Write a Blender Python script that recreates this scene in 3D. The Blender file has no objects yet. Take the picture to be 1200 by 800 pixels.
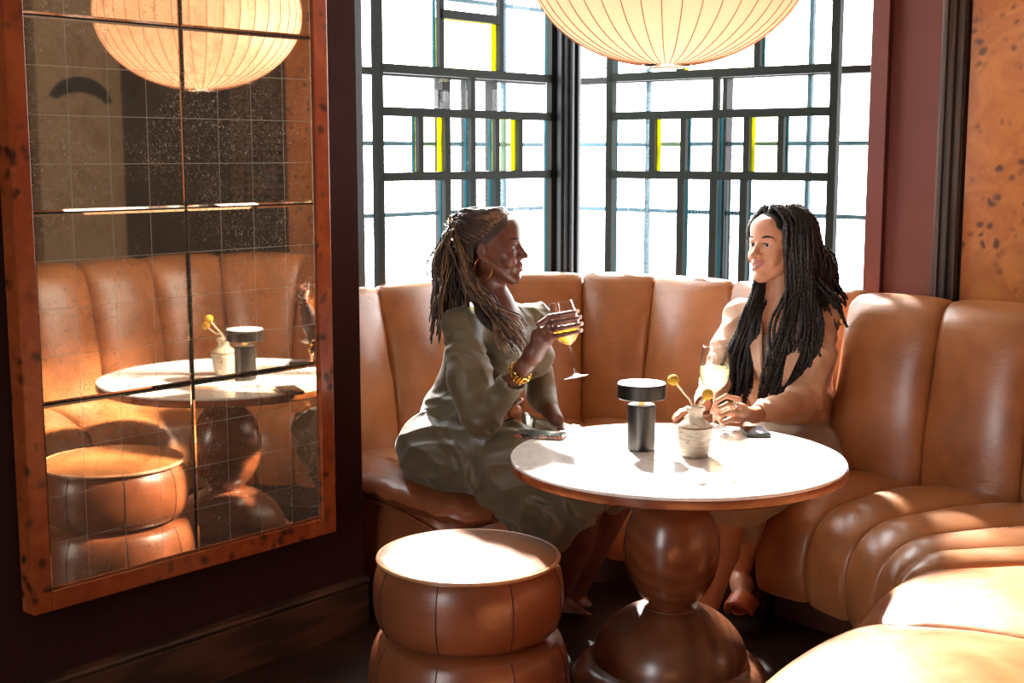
import bpy, math, random
import numpy as np
from mathutils import Vector, Matrix
random.seed(7); RNG = np.random.default_rng(7)
COL = bpy.context.scene.collection
# ------------------------------------------------------------------ camera maths (photo treated as 1200x800)
F = 1560.0; PIT = math.atan(219/1560.0); H = 1.54
def ray(x, y):
    cx = (x-600)/F; cy = -(y-400)/F
    return np.array([cx, math.cos(PIT)+cy*math.sin(PIT), -math.sin(PIT)+cy*math.cos(PIT)])
CAM = np.array([0, 0, H])
def A(x, y, Y):                      # a point seen at photo position x,y and standing at depth Y
    r = ray(x, y); return CAM + r*(Y/r[1])
def Z(x, y, z):                      # a point seen at x,y and lying at height z
    r = ray(x, y); return CAM + r*((z-H)/r[2])
ang = math.radians(40.9)
U = np.array([math.sin(ang), math.cos(ang), 0.0]); N = np.array([math.cos(ang), -math.sin(ang), 0.0]); UP = np.array([0, 0, 1.0])
W = np.array([-0.488, 4.23, 0.0])
def AB(a, b, z=0.0): return W + U*a + N*b + UP*z
ROT = math.pi/2 - ang                # local x = U, local -y = N
# ------------------------------------------------------------------ mesh helpers
class MB:
    def __init__(s): s.v = []; s.f = []; s.m = []
    def add(s, vs, fs, mi=0):
        o = len(s.v); s.v.extend([tuple(map(float, p)) for p in vs]); s.f.extend([tuple(i+o for i in f) for f in fs]); s.m.extend([mi]*len(fs)); return s
    def box(s, c, size, fr=None, mi=0):
        X, Y, Zz = fr if fr is not None else np.eye(3)
        c = np.array(c, float); h = np.array(size, float)/2
        vs = [c + np.array(X)*h[0]*i + np.array(Y)*h[1]*j + np.array(Zz)*h[2]*k for k in (-1, 1) for j in (-1, 1) for i in (-1, 1)]
        fs = [(0,2,3,1), (4,5,7,6), (0,1,5,4), (2,6,7,3), (0,4,6,2), (1,3,7,5)]
        return s.add(vs, fs, mi)
    def loops(s, L, closed=True, caps=True, mi=0):
        n = len(L[0]); vs = [p for l in L for p in l]; fs = []
        for i in range(len(L)-1):
            for j in range(n if closed else n-1):
                k = (j+1) % n; fs.append((i*n+j, i*n+k, (i+1)*n+k, (i+1)*n+j))
        if caps: fs.append(tuple(range(n-1, -1, -1))); fs.append(tuple((len(L)-1)*n+j for j in range(n)))
        return s.add(vs, fs, mi)
    def tube(s, P, r, n=8, mi=0, caps=True, closed=False):
        P = [np.array(p, float) for p in P]; L = []; m = len(P)
        T = []
        for i in range(m):
            if closed: t = P[(i+1) % m]-P[i-1]
            else: t = P[min(i+1, m-1)]-P[max(i-1, 0)]
            T.append(t/(np.linalg.norm(t)+1e-9))
        ref = np.array([0, 0, 1.0]) if abs(T[0][2]) < .9 else np.array([1.0, 0, 0])
        nx = np.cross(T[0], ref); nx /= np.linalg.norm(nx)
        for i in range(m):
            nx = nx - T[i]*(nx@T[i]); nx /= np.linalg.norm(nx)+1e-9; ny = np.cross(T[i], nx)
            rr = r[i] if hasattr(r, '__len__') else r
            L.append([P[i]+rr*(nx*math.cos(2*math.pi*j/n)+ny*math.sin(2*math.pi*j/n)) for j in range(n)])
        if closed: L.append(L[0]); caps = False
        return s.loops(L, True, caps, mi)
    def lathe(s, prof, c, n=48, ax=(0, 0, 1), mi=0, caps=True):
        ax = np.array(ax, float); ax /= np.linalg.norm(ax)
        ref = np.array([1.0, 0, 0]) if abs(ax[0]) < .9 else np.array([0, 1.0, 0])
        e1 = ref-ax*(ref@ax); e1 /= np.linalg.norm(e1); e2 = np.cross(ax, e1); c = np.array(c, float)
        return s.loops([[c+ax*z+r*(e1*math.cos(2*math.pi*j/n)+e2*math.sin(2*math.pi*j/n)) for j in range(n)] for r, z in prof], True, caps, mi)
    def ell(s, c, r, fr=None, n=20, mi=0):
        X, Y, Zz = fr if fr is not None else np.eye(3); c = np.array(c, float); L = []
        for i in range(n//2+1):
            t = math.pi*(i/(n//2)); rr = max(math.sin(t), .01)
            L.append([c-np.array(Zz)*r[2]*math.cos(t)+np.array(X)*r[0]*rr*math.cos(2*math.pi*j/n)+np.array(Y)*r[1]*rr*math.sin(2*math.pi*j/n) for j in range(n)])
        return s.loops(L, True, True, mi)
    def build(s, name, mats, parent=None, org=(0, 0, 0), smooth=True, sharp=40, place=False):
        if not isinstance(mats, (list, tuple)): mats = [mats]
        me = bpy.data.meshes.new(name); o3 = Vector(org)
        me.from_pydata([tuple(Vector(p)-o3) for p in s.v], [], s.f)
        for m in mats: me.materials.append(m)
        me.polygons.foreach_set('material_index', s.m); me.update()
        import bmesh
        bm = bmesh.new(); bm.from_mesh(me); bmesh.ops.recalc_face_normals(bm, faces=bm.faces); bm.to_mesh(me); bm.free()
        if smooth:
            me.polygons.foreach_set('use_smooth', [True]*len(me.polygons))
            if sharp: me.set_sharp_from_angle(angle=math.radians(sharp))
        o = bpy.data.objects.new(name, me); COL.objects.link(o)
        if parent is not None: o.parent = parent
        if place: o.location = o3
        return o
def root(name, loc, label, cat, group=None, rz=0):
    o = bpy.data.objects.new(name, None); COL.objects.link(o); o.location = tuple(map(float, loc)); o.rotation_euler = (0, 0, rz)
    o.empty_display_size = .05; o['label'] = label; o['category'] = cat
    if group: o['group'] = group
    return o
def bev(o, w=.003, seg=2):
    m = o.modifiers.new('bevel', 'BEVEL'); m.width = w; m.segments = seg; m.limit_method = 'ANGLE'; m.angle_limit = math.radians(40); return o
def struct(o): o['kind'] = 'structure'; return o
# ------------------------------------------------------------------ materials
def lin(c): return tuple(((v/255)/12.92 if v/255 <= .04045 else ((v/255+.055)/1.055)**2.4) for v in c)+(1,)
class NT:
    def __init__(s, name):
        s.m = bpy.data.materials.new(name); s.m.use_nodes = True; s.t = s.m.node_tree; s.t.nodes.clear()
        s.out = s.t.nodes.new('ShaderNodeOutputMaterial')
    def n(s, typ, **kw):
        x = s.t.nodes.new('ShaderNode'+typ)
        for k, v in kw.items():
            setattr(x, k, v)
        return x
    def l(s, a, b): s.t.links.new(a, b)
    def co(s, scale=(1, 1, 1), rot=(0, 0, 0)):
        tc = s.n('TexCoord'); mp = s.n('Mapping'); mp.inputs['Scale'].default_value = scale; mp.inputs['Rotation'].default_value = rot
        s.l(tc.outputs['Object'], mp.inputs['Vector']); return mp.outputs[0]
    def noise(s, v, scale, detail=4, rough=.5, dist=0):
        x = s.n('TexNoise'); x.inputs['Scale'].default_value = scale; x.inputs['Detail'].default_value = detail
        x.inputs['Roughness'].default_value = rough; x.inputs['Distortion'].default_value = dist; s.l(v, x.inputs['Vector']); return x.outputs['Fac']
    def ramp(s, f, stops):
        x = s.n('ValToRGB'); e = x.color_ramp.elements
        while len(e) < len(stops): e.new(.5)
        for i, (p, c) in enumerate(stops):
            e[i].position = p; e[i].color = c if len(c) == 4 else tuple(c)+(1,)
        s.l(f, x.inputs[0]); return x.outputs[0]
    def mixc(s, f, a, b, mode='MIX'):
        x = s.n('Mix', data_type='RGBA', blend_type=mode)
        for sock, v in ((x.inputs[0], f), (x.inputs[6], a), (x.inputs[7], b)):
            if hasattr(v, 'is_output'): s.l(v, sock)
            else: sock.default_value = v
        return x.outputs[2]
    def math(s, op, a, b=0.0):
        x = s.n('Math', operation=op)
        for sock, v in ((x.inputs[0], a), (x.inputs[1], b)):
            if hasattr(v, 'is_output'): s.l(v, sock)
            else: sock.default_value = v
        return x.outputs[0]
    def bsdf(s, color, rough=.5, metal=0, bump=None, bstr=.2, bdist=.01, **kw):
        b = s.n('BsdfPrincipled')
        for sock, v in (('Base Color', color), ('Roughness', rough), ('Metallic', metal)):
            if hasattr(v, 'is_output'): s.l(v, b.inputs[sock])
            else: b.inputs[sock].default_value = v
        for k, v in kw.items(): b.inputs[k.replace('_', ' ')].default_value = v
        if bump is not None:
            bp = s.n('Bump'); bp.inputs['Strength'].default_value = bstr; bp.inputs['Distance'].default_value = bdist
            s.l(bump, bp.inputs['Height']); s.l(bp.outputs[0], b.inputs['Normal'])
        s.l(b.outputs[0], s.out.inputs[0]); return s.m
BLK = (0, 0, 0, 1); WHT = (1, 1, 1, 1)
def plain(name, c, rough=.5, metal=0, var=.12, scale=30, bstr=.05, **kw):
    t = NT(name); v = t.co(); f = t.noise(v, scale)
    c = lin(c); d = tuple(x*(1-var) for x in c[:3])+(1,); e = tuple(min(1, x*(1+var)) for x in c[:3])+(1,)
    return t.bsdf(t.ramp(f, [(.3, d), (.7, e)]), rough, metal, f, bstr, .003, **kw)
def leather(name, c, rough=.42):
    t = NT(name); v = t.co(); big = t.noise(v, 5, 4, .6, .4); sm = t.noise(v, 260, 3, .6); vv = t.co((1, 1, 3)); wr = t.noise(vv, 14, 5, .55, 1.6)
    c = lin(c); d = tuple(x*.72 for x in c[:3])+(1,); e = tuple(min(1, x*1.22) for x in c[:3])+(1,)
    h = t.math('ADD', t.math('MULTIPLY', sm, .12), t.math('MULTIPLY', wr, 1.0))
    r = t.ramp(big, [(.3, (rough-.07,)*3), (.7, (rough+.08,)*3)])
    return t.bsdf(t.ramp(big, [(.28, d), (.72, e)]), r, 0, h, .2, .006, Coat_Weight=.45, Coat_Roughness=.26)
def wood(name, c1, c2, scale=(1, 1, 1), rot=(0, 0, 0), rough=.4, ring=False, k=6, coat=.2):
    t = NT(name); v = t.co(scale, rot); w = t.n('TexWave', wave_type='RINGS' if ring else 'BANDS')
    w.inputs['Scale'].default_value = k; w.inputs['Distortion'].default_value = 7 if not ring else 2.5; w.inputs['Detail'].default_value = 3; w.inputs['Detail Scale'].default_value = 1.2
    t.l(v, w.inputs['Vector']); n = t.noise(v, 40, 4, .7)
    col = t.mixc(t.math('MULTIPLY', n, .5), t.ramp(w.outputs['Fac'], [(.1, lin(c1)), (.9, lin(c2))]), lin(c1))
    return t.bsdf(col, rough, 0, None if ring else w.outputs['Fac'], .06, .004, Coat_Weight=coat, Coat_Roughness=.25)
def burl(name, c1, c2, dark, rough=.3):
    t = NT(name); v = t.co(); warp = t.noise(v, 3.2, 5, .6, 2.2); cl = t.noise(v, 4.5, 2, .5)
    base = t.ramp(warp, [(.25, lin(c1)), (.5, lin(c2)), (.75, lin(c1))])
    n2 = t.n('TexNoise'); n2.inputs['Scale'].default_value = 14; t.l(v, n2.inputs['Vector'])
    mx = t.mixc(.045, v, n2.outputs['Color'], 'ADD')
    vo = t.n('TexVoronoi'); vo.inputs['Scale'].default_value = 27; vo.inputs['Randomness'].default_value = 1; t.l(mx, vo.inputs['Vector'])
    vs = t.n('SeparateColor'); t.l(vo.outputs['Color'], vs.inputs[0])
    eye = t.ramp(vo.outputs['Distance'], [(.2, WHT), (.5, BLK)])
    mask = t.ramp(cl, [(.45, BLK), (.52, WHT)])
    sel = t.ramp(vs.outputs[0], [(.35, BLK), (.5, WHT)])
    e = t.math('MULTIPLY', t.math('MULTIPLY', eye, mask), sel)
    fine = t.noise(v, 60, 5, .7, 1.0)
    col = t.mixc(t.math('MULTIPLY', fine, .25), base, lin(dark))
    col = t.mixc(t.math('MULTIPLY', e, .88), col, lin(dark))
    return t.bsdf(col, rough, 0, e, .1, .002, Coat_Weight=.35, Coat_Roughness=.15)
def glass_like(name, tint=(1, 1, 1, 1), gl=.08, rough=.02, stripes=0):
    t = NT(name); tr = t.n('BsdfTransparent'); g = t.n('BsdfGlossy'); g.inputs['Roughness'].default_value = rough; mx = t.n('MixShader')
    if stripes:
        v = t.co(); w = t.n('TexWave', bands_direction='X'); w.inputs['Scale'].default_value = stripes; t.l(v, w.inputs['Vector'])
        c = t.ramp(w.outputs['Fac'], [(.0, tint), (.5, WHT)]); t.l(c, tr.inputs[0])
    else: tr.inputs[0].default_value = tint
    fr = t.n('Fresnel'); fr.inputs['IOR'].default_value = 1.45
    ge = t.n('NewGeometry'); front = t.math('SUBTRACT', 1.0, ge.outputs['Backfacing'])
    t.l(t.math('MULTIPLY', t.math('MULTIPLY', fr.outputs[0], gl/.08), front), mx.inputs[0]); t.l(tr.outputs[0], mx.inputs[1]); t.l(g.outputs[0], mx.inputs[2]); t.l(mx.outputs[0], t.out.inputs[0]); return t.m
M = {}
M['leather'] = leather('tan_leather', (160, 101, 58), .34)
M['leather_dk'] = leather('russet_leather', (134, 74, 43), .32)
M['seam'] = plain('dark_seam', (70, 32, 16), .6)
M['piping'] = plain('leather_piping', (205, 150, 112), .3)
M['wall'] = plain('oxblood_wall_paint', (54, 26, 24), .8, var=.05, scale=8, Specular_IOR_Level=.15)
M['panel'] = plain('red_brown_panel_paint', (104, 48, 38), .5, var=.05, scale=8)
M['ceiling'] = plain('cream_ceiling_paint', (190, 175, 155), .8, var=.03)
M['farwall'] = plain('dark_brown_far_wall', (46, 32, 26), .7, var=.2, scale=5)
M['beige'] = plain('beige_plaster_pier', (150, 122, 92), .8, var=.06, scale=6)
M['oak'] = wood('dark_oak_baseboard', (52, 32, 21), (88, 56, 37), (.5, 4, 9), (0, 0, 0), .45, k=1.6)
M['walnut'] = wood('dark_walnut_trim', (44, 30, 24), (84, 62, 48), (7, 7, .7), (0, 0, 0), .5, k=3)
M['burl_f'] = burl('burl_mirror_frame', (190, 96, 44), (152, 66, 28), (42, 20, 13))
M['burl_p'] = burl('burl_wall_panel', (214, 136, 64), (184, 104, 46), (74, 42, 30), .35)
M['turned'] = wood('turned_walnut', (122, 66, 38), (136, 76, 44), (1, 1, .6), (1.5, .1, 0), .26, True, 11, .5)
M['turned2'] = wood('turned_walnut_base', (108, 64, 42), (132, 82, 54), (1, 1, 1), (1.2, .2, .4), .28, True, 9, .5)
M['lattice'] = plain('dark_green_window_paint', (30, 35, 30), .6, var=.06, Specular_IOR_Level=.15)
M['sash'] = plain('dark_bronze_sash', (30, 26, 26), .6, Specular_IOR_Level=.2)
M['post'] = plain('blue_black_corner_post', (30, 36, 40), .45)
M['outer'] = plain('glare_teal_outer_muntin', (62, 104, 122), .6)  # light teal: window glare washing over the bars is put into the colour
M['jamb'] = plain('white_window_jamb', (225, 232, 232), .5, var=.02)
M['glass'] = glass_like('clear_window_glass', WHT, .04); M['yglass'] = glass_like('yellow_window_glass', (1, .97, .72, 1), .04)
M['fluted'] = glass_like('fluted_window_glass', (.30, .48, .52, 1), .12, .05, 26)
def liner(name, c):
    t = NT(name); d = t.n('BsdfDiffuse'); d.inputs[0].default_value = c; tr = t.n('BsdfTranslucent'); tr.inputs[0].default_value = c; mx = t.n('MixShader'); mx.inputs[0].default_value = .6
    t.l(d.outputs[0], mx.inputs[1]); t.l(tr.outputs[0], mx.inputs[2]); t.l(mx.outputs[0], t.out.inputs[0]); return t.m
M['ylin'] = liner('yellow_glass_edge', (.50, .50, .01, 1)); M['clin'] = liner('aqua_glass_edge', (.05, .15, .18, 1))
M['black'] = plain('black_plastic', (16, 16, 18), .4); M['steel'] = plain('brushed_dark_steel', (74, 70, 66), .34, 1.0, .1, 12)
M['steel_top'] = plain('satin_lamp_top', (215, 215, 212), .35, .3, .03)
M['gold'] = plain('gold_metal', (232, 176, 84), .22, 1.0); M['silver'] = plain('silver_metal', (225, 222, 215), .2, 1.0)
# floor: dark planks
t = NT('dark_plank_floor'); v = t.co((1, 1, 1), (0, 0, math.radians(20))); br = t.n('TexBrick'); br.inputs['Scale'].default_value = 1
br.inputs['Brick Width'].default_value = 1.4; br.inputs['Row Height'].default_value = .13; br.inputs['Mortar Size'].default_value = .004
br.inputs['Color1'].default_value = lin((62, 38, 27)); br.inputs['Color2'].default_value = lin((44, 27, 20)); br.inputs['Mortar'].default_value = lin((14, 9, 7))
t.l(v, br.inputs['Vector']); v2 = t.co((2, 26, 1), (0, 0, math.radians(20))); gn = t.noise(v2, 3, 6, .6, .6)
M['floor'] = t.bsdf(t.mixc(t.math('MULTIPLY', gn, .7), br.outputs['Color'], lin((24, 14, 10))), .32, 0, gn, .1, .002)
# marble
t = NT('white_marble_top'); v = t.co(); n1 = t.noise(v, 5, 8, .62, 1.8)
M['marble'] = t.bsdf(t.ramp(n1, [(.35, lin((246, 244, 241))), (.5, lin((226, 225, 225))), (.53, lin((247, 245, 243))), (.7, lin((240, 239, 237)))]), .12, 0, None, Coat_Weight=.4, Coat_Roughness=.05)
# antique mirror
t = NT('antique_silver_leaf_mirror'); tc = t.n('TexCoord'); sp = t.n('SeparateXYZ'); t.l(tc.outputs['Object'], sp.inputs[0])
def gl(sock, cell, off):
    fr = t.math('FRACT', t.math('DIVIDE', t.math('ADD', sock, off), cell)); d = t.math('ABSOLUTE', t.math('SUBTRACT', fr, .5)); return t.math('GREATER_THAN', d, .5-.0011/cell)
lines = t.math('MAXIMUM', gl(sp.outputs[0], .1155, 5.0*.1155), gl(sp.outputs[2], .12175, 0.0))
v = t.co(); ns = t.noise(v, 9, 6, .7, .6); sc = t.noise(v, 55, 6, .75, 3.5); st = t.noise(v, 3, 3, .5, .8)
scr = t.math('MULTIPLY', t.ramp(sc, [(.51, BLK), (.62, WHT)]), t.ramp(st, [(.35, (.25,)*3), (.6, WHT)]))
tint = t.ramp(ns, [(.3, lin((224, 202, 178))), (.5, lin((240, 224, 202))), (.72, lin((208, 182, 154)))])
mb = t.n('BsdfGlossy'); mb.inputs['Roughness'].default_value = .025; t.l(tint, mb.inputs[0])
df = t.n('BsdfPrincipled'); df.inputs['Base Color'].default_value = lin((214, 198, 176)); df.inputs['Roughness'].default_value = .5; df.inputs['Metallic'].default_value = 0
fac = t.math('MAXIMUM', t.math('MAXIMUM', t.math('MULTIPLY', lines, .42), t.math('MULTIPLY', scr, .5)), .09); mx = t.n('MixShader')
t.l(fac, mx.inputs[0]); t.l(mb.outputs[0], mx.inputs[1]); t.l(df.outputs[0], mx.inputs[2]); t.l(mx.outputs[0], t.out.inputs[0]); M['mirror'] = t.m
def skin(name, c, rough=.42):
    t = NT(name); v = t.co(); n = t.noise(v, 22, 3); c = lin(c); d = tuple(x*.85 for x in c[:3])+(1,)
    return t.bsdf(t.ramp(n, [(.3, d), (.7, c)]), rough, 0, t.noise(v, 300, 2), .05, .001, Subsurface_Weight=.08, Subsurface_Scale=.01)
def cloth(name, c, rough=.75, sheen=.2, bs=.25):
    t = NT(name); v = t.co(); n = t.noise(v, 9, 4, .6, 1.0); f = t.noise(v, 500, 2); c = lin(c); d = tuple(x*.88 for x in c[:3])+(1,)
    return t.bsdf(t.ramp(n, [(.3, d), (.7, c)]), rough, 0, t.math('ADD', t.math('MULTIPLY', n, 1.5), t.math('MULTIPLY', f, .1)), bs, .008, Sheen_Weight=sheen)
# ------------------------------------------------------------------ implicit surfaces for figures
class Field:
    def __init__(s, lo, hi, h):
        s.h = h; s.lo = np.array(lo, float); s.n = np.ceil((np.array(hi)-s.lo)/h).astype(int)+1
        s.F = np.full(s.n, .3, np.float32); s.ax = [s.lo[i]+h*np.arange(s.n[i]) for i in range(3)]
    def _sub(s, lo, hi):
        i0 = np.clip(np.floor((np.array(lo)-s.lo)/s.h).astype(int), 0, s.n); i1 = np.clip(np.ceil((np.array(hi)-s.lo)/s.h).astype(int)+1, 0, s.n)
        if (i1 <= i0).any(): return None, None
        sl = tuple(slice(a, b) for a, b in zip(i0, i1))
        return sl, np.meshgrid(*[s.ax[i][sl[i]] for i in range(3)], indexing='ij', sparse=True)
    def comb(s, sl, d, k, op):
        f = s.F[sl]
        if op == 'sub': f, d = -f, d
        h = np.maximum(k-np.abs(f-d), 0)/max(k, 1e-6); r = np.minimum(f, d)-h*h*k*.25
        s.F[sl] = -r if op == 'sub' else r
    def cap(s, a, b, ra, rb=None, k=.02, op='add'):
        rb = ra if rb is None else rb; a = np.array(a, float); b = np.array(b, float); R = max(ra, rb)+k+3*s.h
        sl, P = s._sub(np.minimum(a, b)-R, np.maximum(a, b)+R)
        if sl is None: return
        ab = b-a; L2 = ab@ab+1e-12; q = [P[i]-a[i] for i in range(3)]
        tt = np.clip((q[0]*ab[0]+q[1]*ab[1]+q[2]*ab[2])/L2, 0, 1)
        d = np.sqrt(sum((q[i]-tt*ab[i])**2 for i in range(3)))-(ra+tt*(rb-ra)); s.comb(sl, d, k, op)
    def chain(s, pts, rs, k=.02):
        for i in range(len(pts)-1): s.cap(pts[i], pts[i+1], rs[i], rs[i+1], k)
    def ell(s, c, r, fr=None, k=.02, op='add', cut=None):
        fr = np.eye(3) if fr is None else np.array(fr); c = np.array(c, float); r = np.array(r, float)
        R = np.sqrt(((fr.T*r)**2).sum(1))+k+3*s.h
        sl, P = s._sub(c-R, c+R)
        if sl is None: return
        q = [P[i]-c[i] for i in range(3)]; l = [q[0]*fr[j][0]+q[1]*fr[j][1]+q[2]*fr[j][2] for j in range(3)]
        k0 = np.sqrt(sum((l[j]/r[j])**2 for j in range(3))); k1 = np.sqrt(sum((l[j]/r[j]**2)**2 for j in range(3)))
        s.comb(sl, k0*(k0-1)/(k1+1e-6), k, op)
    def warp(s, fn):
        P = np.meshgrid(*s.ax, indexing='ij', sparse=True); near = np.abs(s.F) < .05
        idx = np.nonzero(near); pts = [s.ax[i][idx[i]] for i in range(3)]
        s.F[idx] = s.F[idx]+fn(*pts)
    def halfspace(s, nrm, c, k=.01):          # keep nrm.p > c
        P = np.meshgrid(*s.ax, indexing='ij', sparse=True); d = c-(P[0]*nrm[0]+P[1]*nrm[1]+P[2]*nrm[2]); s.F = np.maximum(s.F, d.astype(np.float32))
    def mesh(s):
        Fv = s.F; ins = Fv < 0; n = s.n
        cnt = np.zeros(tuple(n-1), np.uint8)
        for i in (0, 1):
            for j in (0, 1):
                for k in (0, 1): cnt += ins[i:n[0]-1+i, j:n[1]-1+j, k:n[2]-1+k]
        act = np.nonzero((cnt > 0) & (cnt < 8)); m = len(act[0]); idm = np.full(tuple(n-1), -1, np.int32); idm[act] = np.arange(m)
        cor = [(i, j, k) for i in (0, 1) for j in (0, 1) for k in (0, 1)]
        val = np.stack([Fv[act[0]+c[0], act[1]+c[1], act[2]+c[2]] for c in cor], 1).astype(float)
        acc = np.zeros((m, 3)); num = np.zeros(m)
        for p in range(8):
            for q in range(p+1, 8):
                if sum(abs(cor[p][t]-cor[q][t]) for t in range(3)) != 1: continue
                a, b = val[:, p], val[:, q]; x = (a < 0) != (b < 0); tt = np.where(x, a/(a-b+1e-12), 0)
                pos = np.array(cor[p])[None]+(np.array(cor[q])-np.array(cor[p]))[None]*tt[:, None]; acc[x] += pos[x]; num[x] += 1
        V = s.lo+(np.stack(act, 1)+acc/num[:, None])*s.h; Q = []
        for ax in range(3):
            o = [(1, 2), (2, 0), (0, 1)][ax]; sh = [slice(None)]*3
            s0 = [slice(1, n[t]-1) for t in range(3)]; s0[ax] = slice(0, n[ax]-1); s1 = list(s0); s1[ax] = slice(1, n[ax])
            A0 = ins[tuple(s0)]; A1 = ins[tuple(s1)]; e = np.nonzero(A0 != A1); base = [e[t]+(0 if t == ax else 1) for t in range(3)]
            flip = A0[e]
            def g(du, dv):
                c = [x.copy() for x in base]; c[o[0]] -= du; c[o[1]] -= dv; return idm[c[0], c[1], c[2]]
            q = np.stack([g(1, 1), g(0, 1), g(0, 0), g(1, 0)], 1); q[~flip] = q[~flip][:, ::-1]; Q.append(q)
        Q = np.concatenate(Q); Q = Q[(Q >= 0).all(1)]
        for _ in range(2):                    # a light smoothing
            S = np.zeros_like(V); c = np.zeros(len(V))
            for i in range(4):
                a, b = Q[:, i], Q[:, (i+1) % 4]; np.add.at(S, a, V[b]); np.add.at(c, a, 1); np.add.at(S, b, V[a]); np.add.at(c, b, 1)
            V = V*.55+.45*S/np.maximum(c, 1)[:, None]
        return V, Q
def field_obj(fl, name, mats, parent, org, matfn=None):
    V, Q = fl.mesh(); me = bpy.data.meshes.new(name); L = (V-np.array(org)).astype(np.float32)
    me.vertices.add(len(V)); me.vertices.foreach_set('co', L.ravel()); me.loops.add(Q.size); me.loops.foreach_set('vertex_index', Q.ravel().astype(np.int32))
    me.polygons.add(len(Q)); me.polygons.foreach_set('loop_start', np.arange(0, Q.size, 4, dtype=np.int32)); me.polygons.foreach_set('loop_total', np.full(len(Q), 4, np.int32))
    for m in mats: me.materials.append(m)
    if matfn is not None:
        cen = V[Q].mean(1); me.polygons.foreach_set('material_index', matfn(cen).astype(np.int32))
    me.polygons.foreach_set('use_smooth', np.ones(len(Q), bool)); me.update(calc_edges=True); me.validate()
    o = bpy.data.objects.new(name, me); COL.objects.link(o); o.parent = parent; return o
def folds(dirs, amp, seed=0):
    r = np.random.default_rng(seed); ph = r.uniform(0, 6.28, 12)
    def fn(x, y, z):
        w = .03*np.sin(23*x+ph[0]+9*z)+.03*np.sin(19*y+ph[1]+14*z)+.02*np.sin(31*z+ph[2]+11*x); d = 0
        for i, (v, f, a) in enumerate(dirs): d = d+a*np.abs(np.sin((v[0]*x+v[1]*y+v[2]*z+w)*f+ph[3+i]))
        return amp*(d-.5)
    return fn
def cat(P, n):                          # catmull-rom through points
    P = [np.array(p, float) for p in P]; P = [2*P[0]-P[1]]+P+[2*P[-1]-P[-2]]; out = []; m = len(P)-3
    for i in range(n):
        u = i/(n-1)*m; k = min(int(u), m-1); s = u-k; a, b, c, d = P[k:k+4]
        out.append(.5*((2*b)+(-a+c)*s+(2*a-5*b+4*c-d)*s*s+(-a+3*b-3*c+d)*s**3))
    return out
SKY, SUN, SUN_EL, SUN_AZ, EXPO = 13.0, 60.0, 38.0, 8.0, 0.0
# ================================================================== room shell  (a along U, b along N, both from the wall end W)
FR = (U, N, UP)
AW = 1.80; BW = -.60; CEIL = 3.75; A0, B1 = -5.2, 4.6      # window planes, ceiling, far limits of the room
def abbox(a0, a1, b0, b1, z0, z1, mb=None):
    mb = mb or MB(); return mb.box(AB((a0+a1)/2, (b0+b1)/2, (z0+z1)/2), (a1-a0, b1-b0, z1-z0), FR)
def sbox(name, mat, *r, bv=0):
    o = struct(abbox(*r).build(name, mat, smooth=False))
    if bv: bev(o, bv)
    return o
floor_o = sbox('floor', M['floor'], A0-.2, 4.4, BW-.3, B1+.2, -.1, 0)
sbox('ceiling', M['ceiling'], A0-.2, 4.4, BW-.3, B1+.2, CEIL, CEIL+.1)
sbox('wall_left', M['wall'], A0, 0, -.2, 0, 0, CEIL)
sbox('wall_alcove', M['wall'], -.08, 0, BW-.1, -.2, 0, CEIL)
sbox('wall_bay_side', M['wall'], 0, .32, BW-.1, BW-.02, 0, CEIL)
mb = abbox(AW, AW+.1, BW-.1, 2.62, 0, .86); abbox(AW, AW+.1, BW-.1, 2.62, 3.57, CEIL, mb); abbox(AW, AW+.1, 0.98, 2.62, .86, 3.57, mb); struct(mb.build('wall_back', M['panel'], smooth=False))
mb = abbox(.32, AW, BW-.1, BW, 0, .86); abbox(.32, AW, BW-.1, BW, 3.57, CEIL, mb); struct(mb.build('wall_bay', M['wall'], smooth=False))
# far side of the room, seen in the mirror
sbox('wall_right', M['farwall'], A0, 4.2, B1, B1+.1, 0, CEIL)
sbox('wall_far', M['farwall'], 4.2, 4.3, 2.5, B1+.1, 0, CEIL)
sbox('wall_return', M['farwall'], AW+.1, 4.2, 2.52, 2.62, 0, CEIL)
sbox('trim_4', M['beige'], 1.40, 1.98, 4.45, B1, 0, CEIL)
# unseen wall behind the camera, with an opening added to let in fill light
mb = abbox(A0-.1, A0, -.2, B1+.1, 0, .7); abbox(A0-.1, A0, -.2, B1+.1, 2.9, CEIL, mb)
for b0, b1 in ((-.2, 1.3), (2.2, 4.7)): abbox(A0-.1, A0, b0, b1, .7, 2.9, mb)
struct(mb.build('wall_front', M['farwall'], smooth=False))
# baseboard with moulding
mb = MB(); prof = [(0, 0), (.022, 0), (.022, .140), (.018, .146), (.026, .150), (.030, .158), (.026, .166), (.012, .172), (0, .172)]
mb.loops([[(a, -b, z) for b, z in prof] for a in (A0, .0)]); bo = struct(mb.build('baseboard_left', M['oak'], sharp=25)); bo.location = tuple(W); bo.rotation_euler = (0, 0, ROT)
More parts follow.
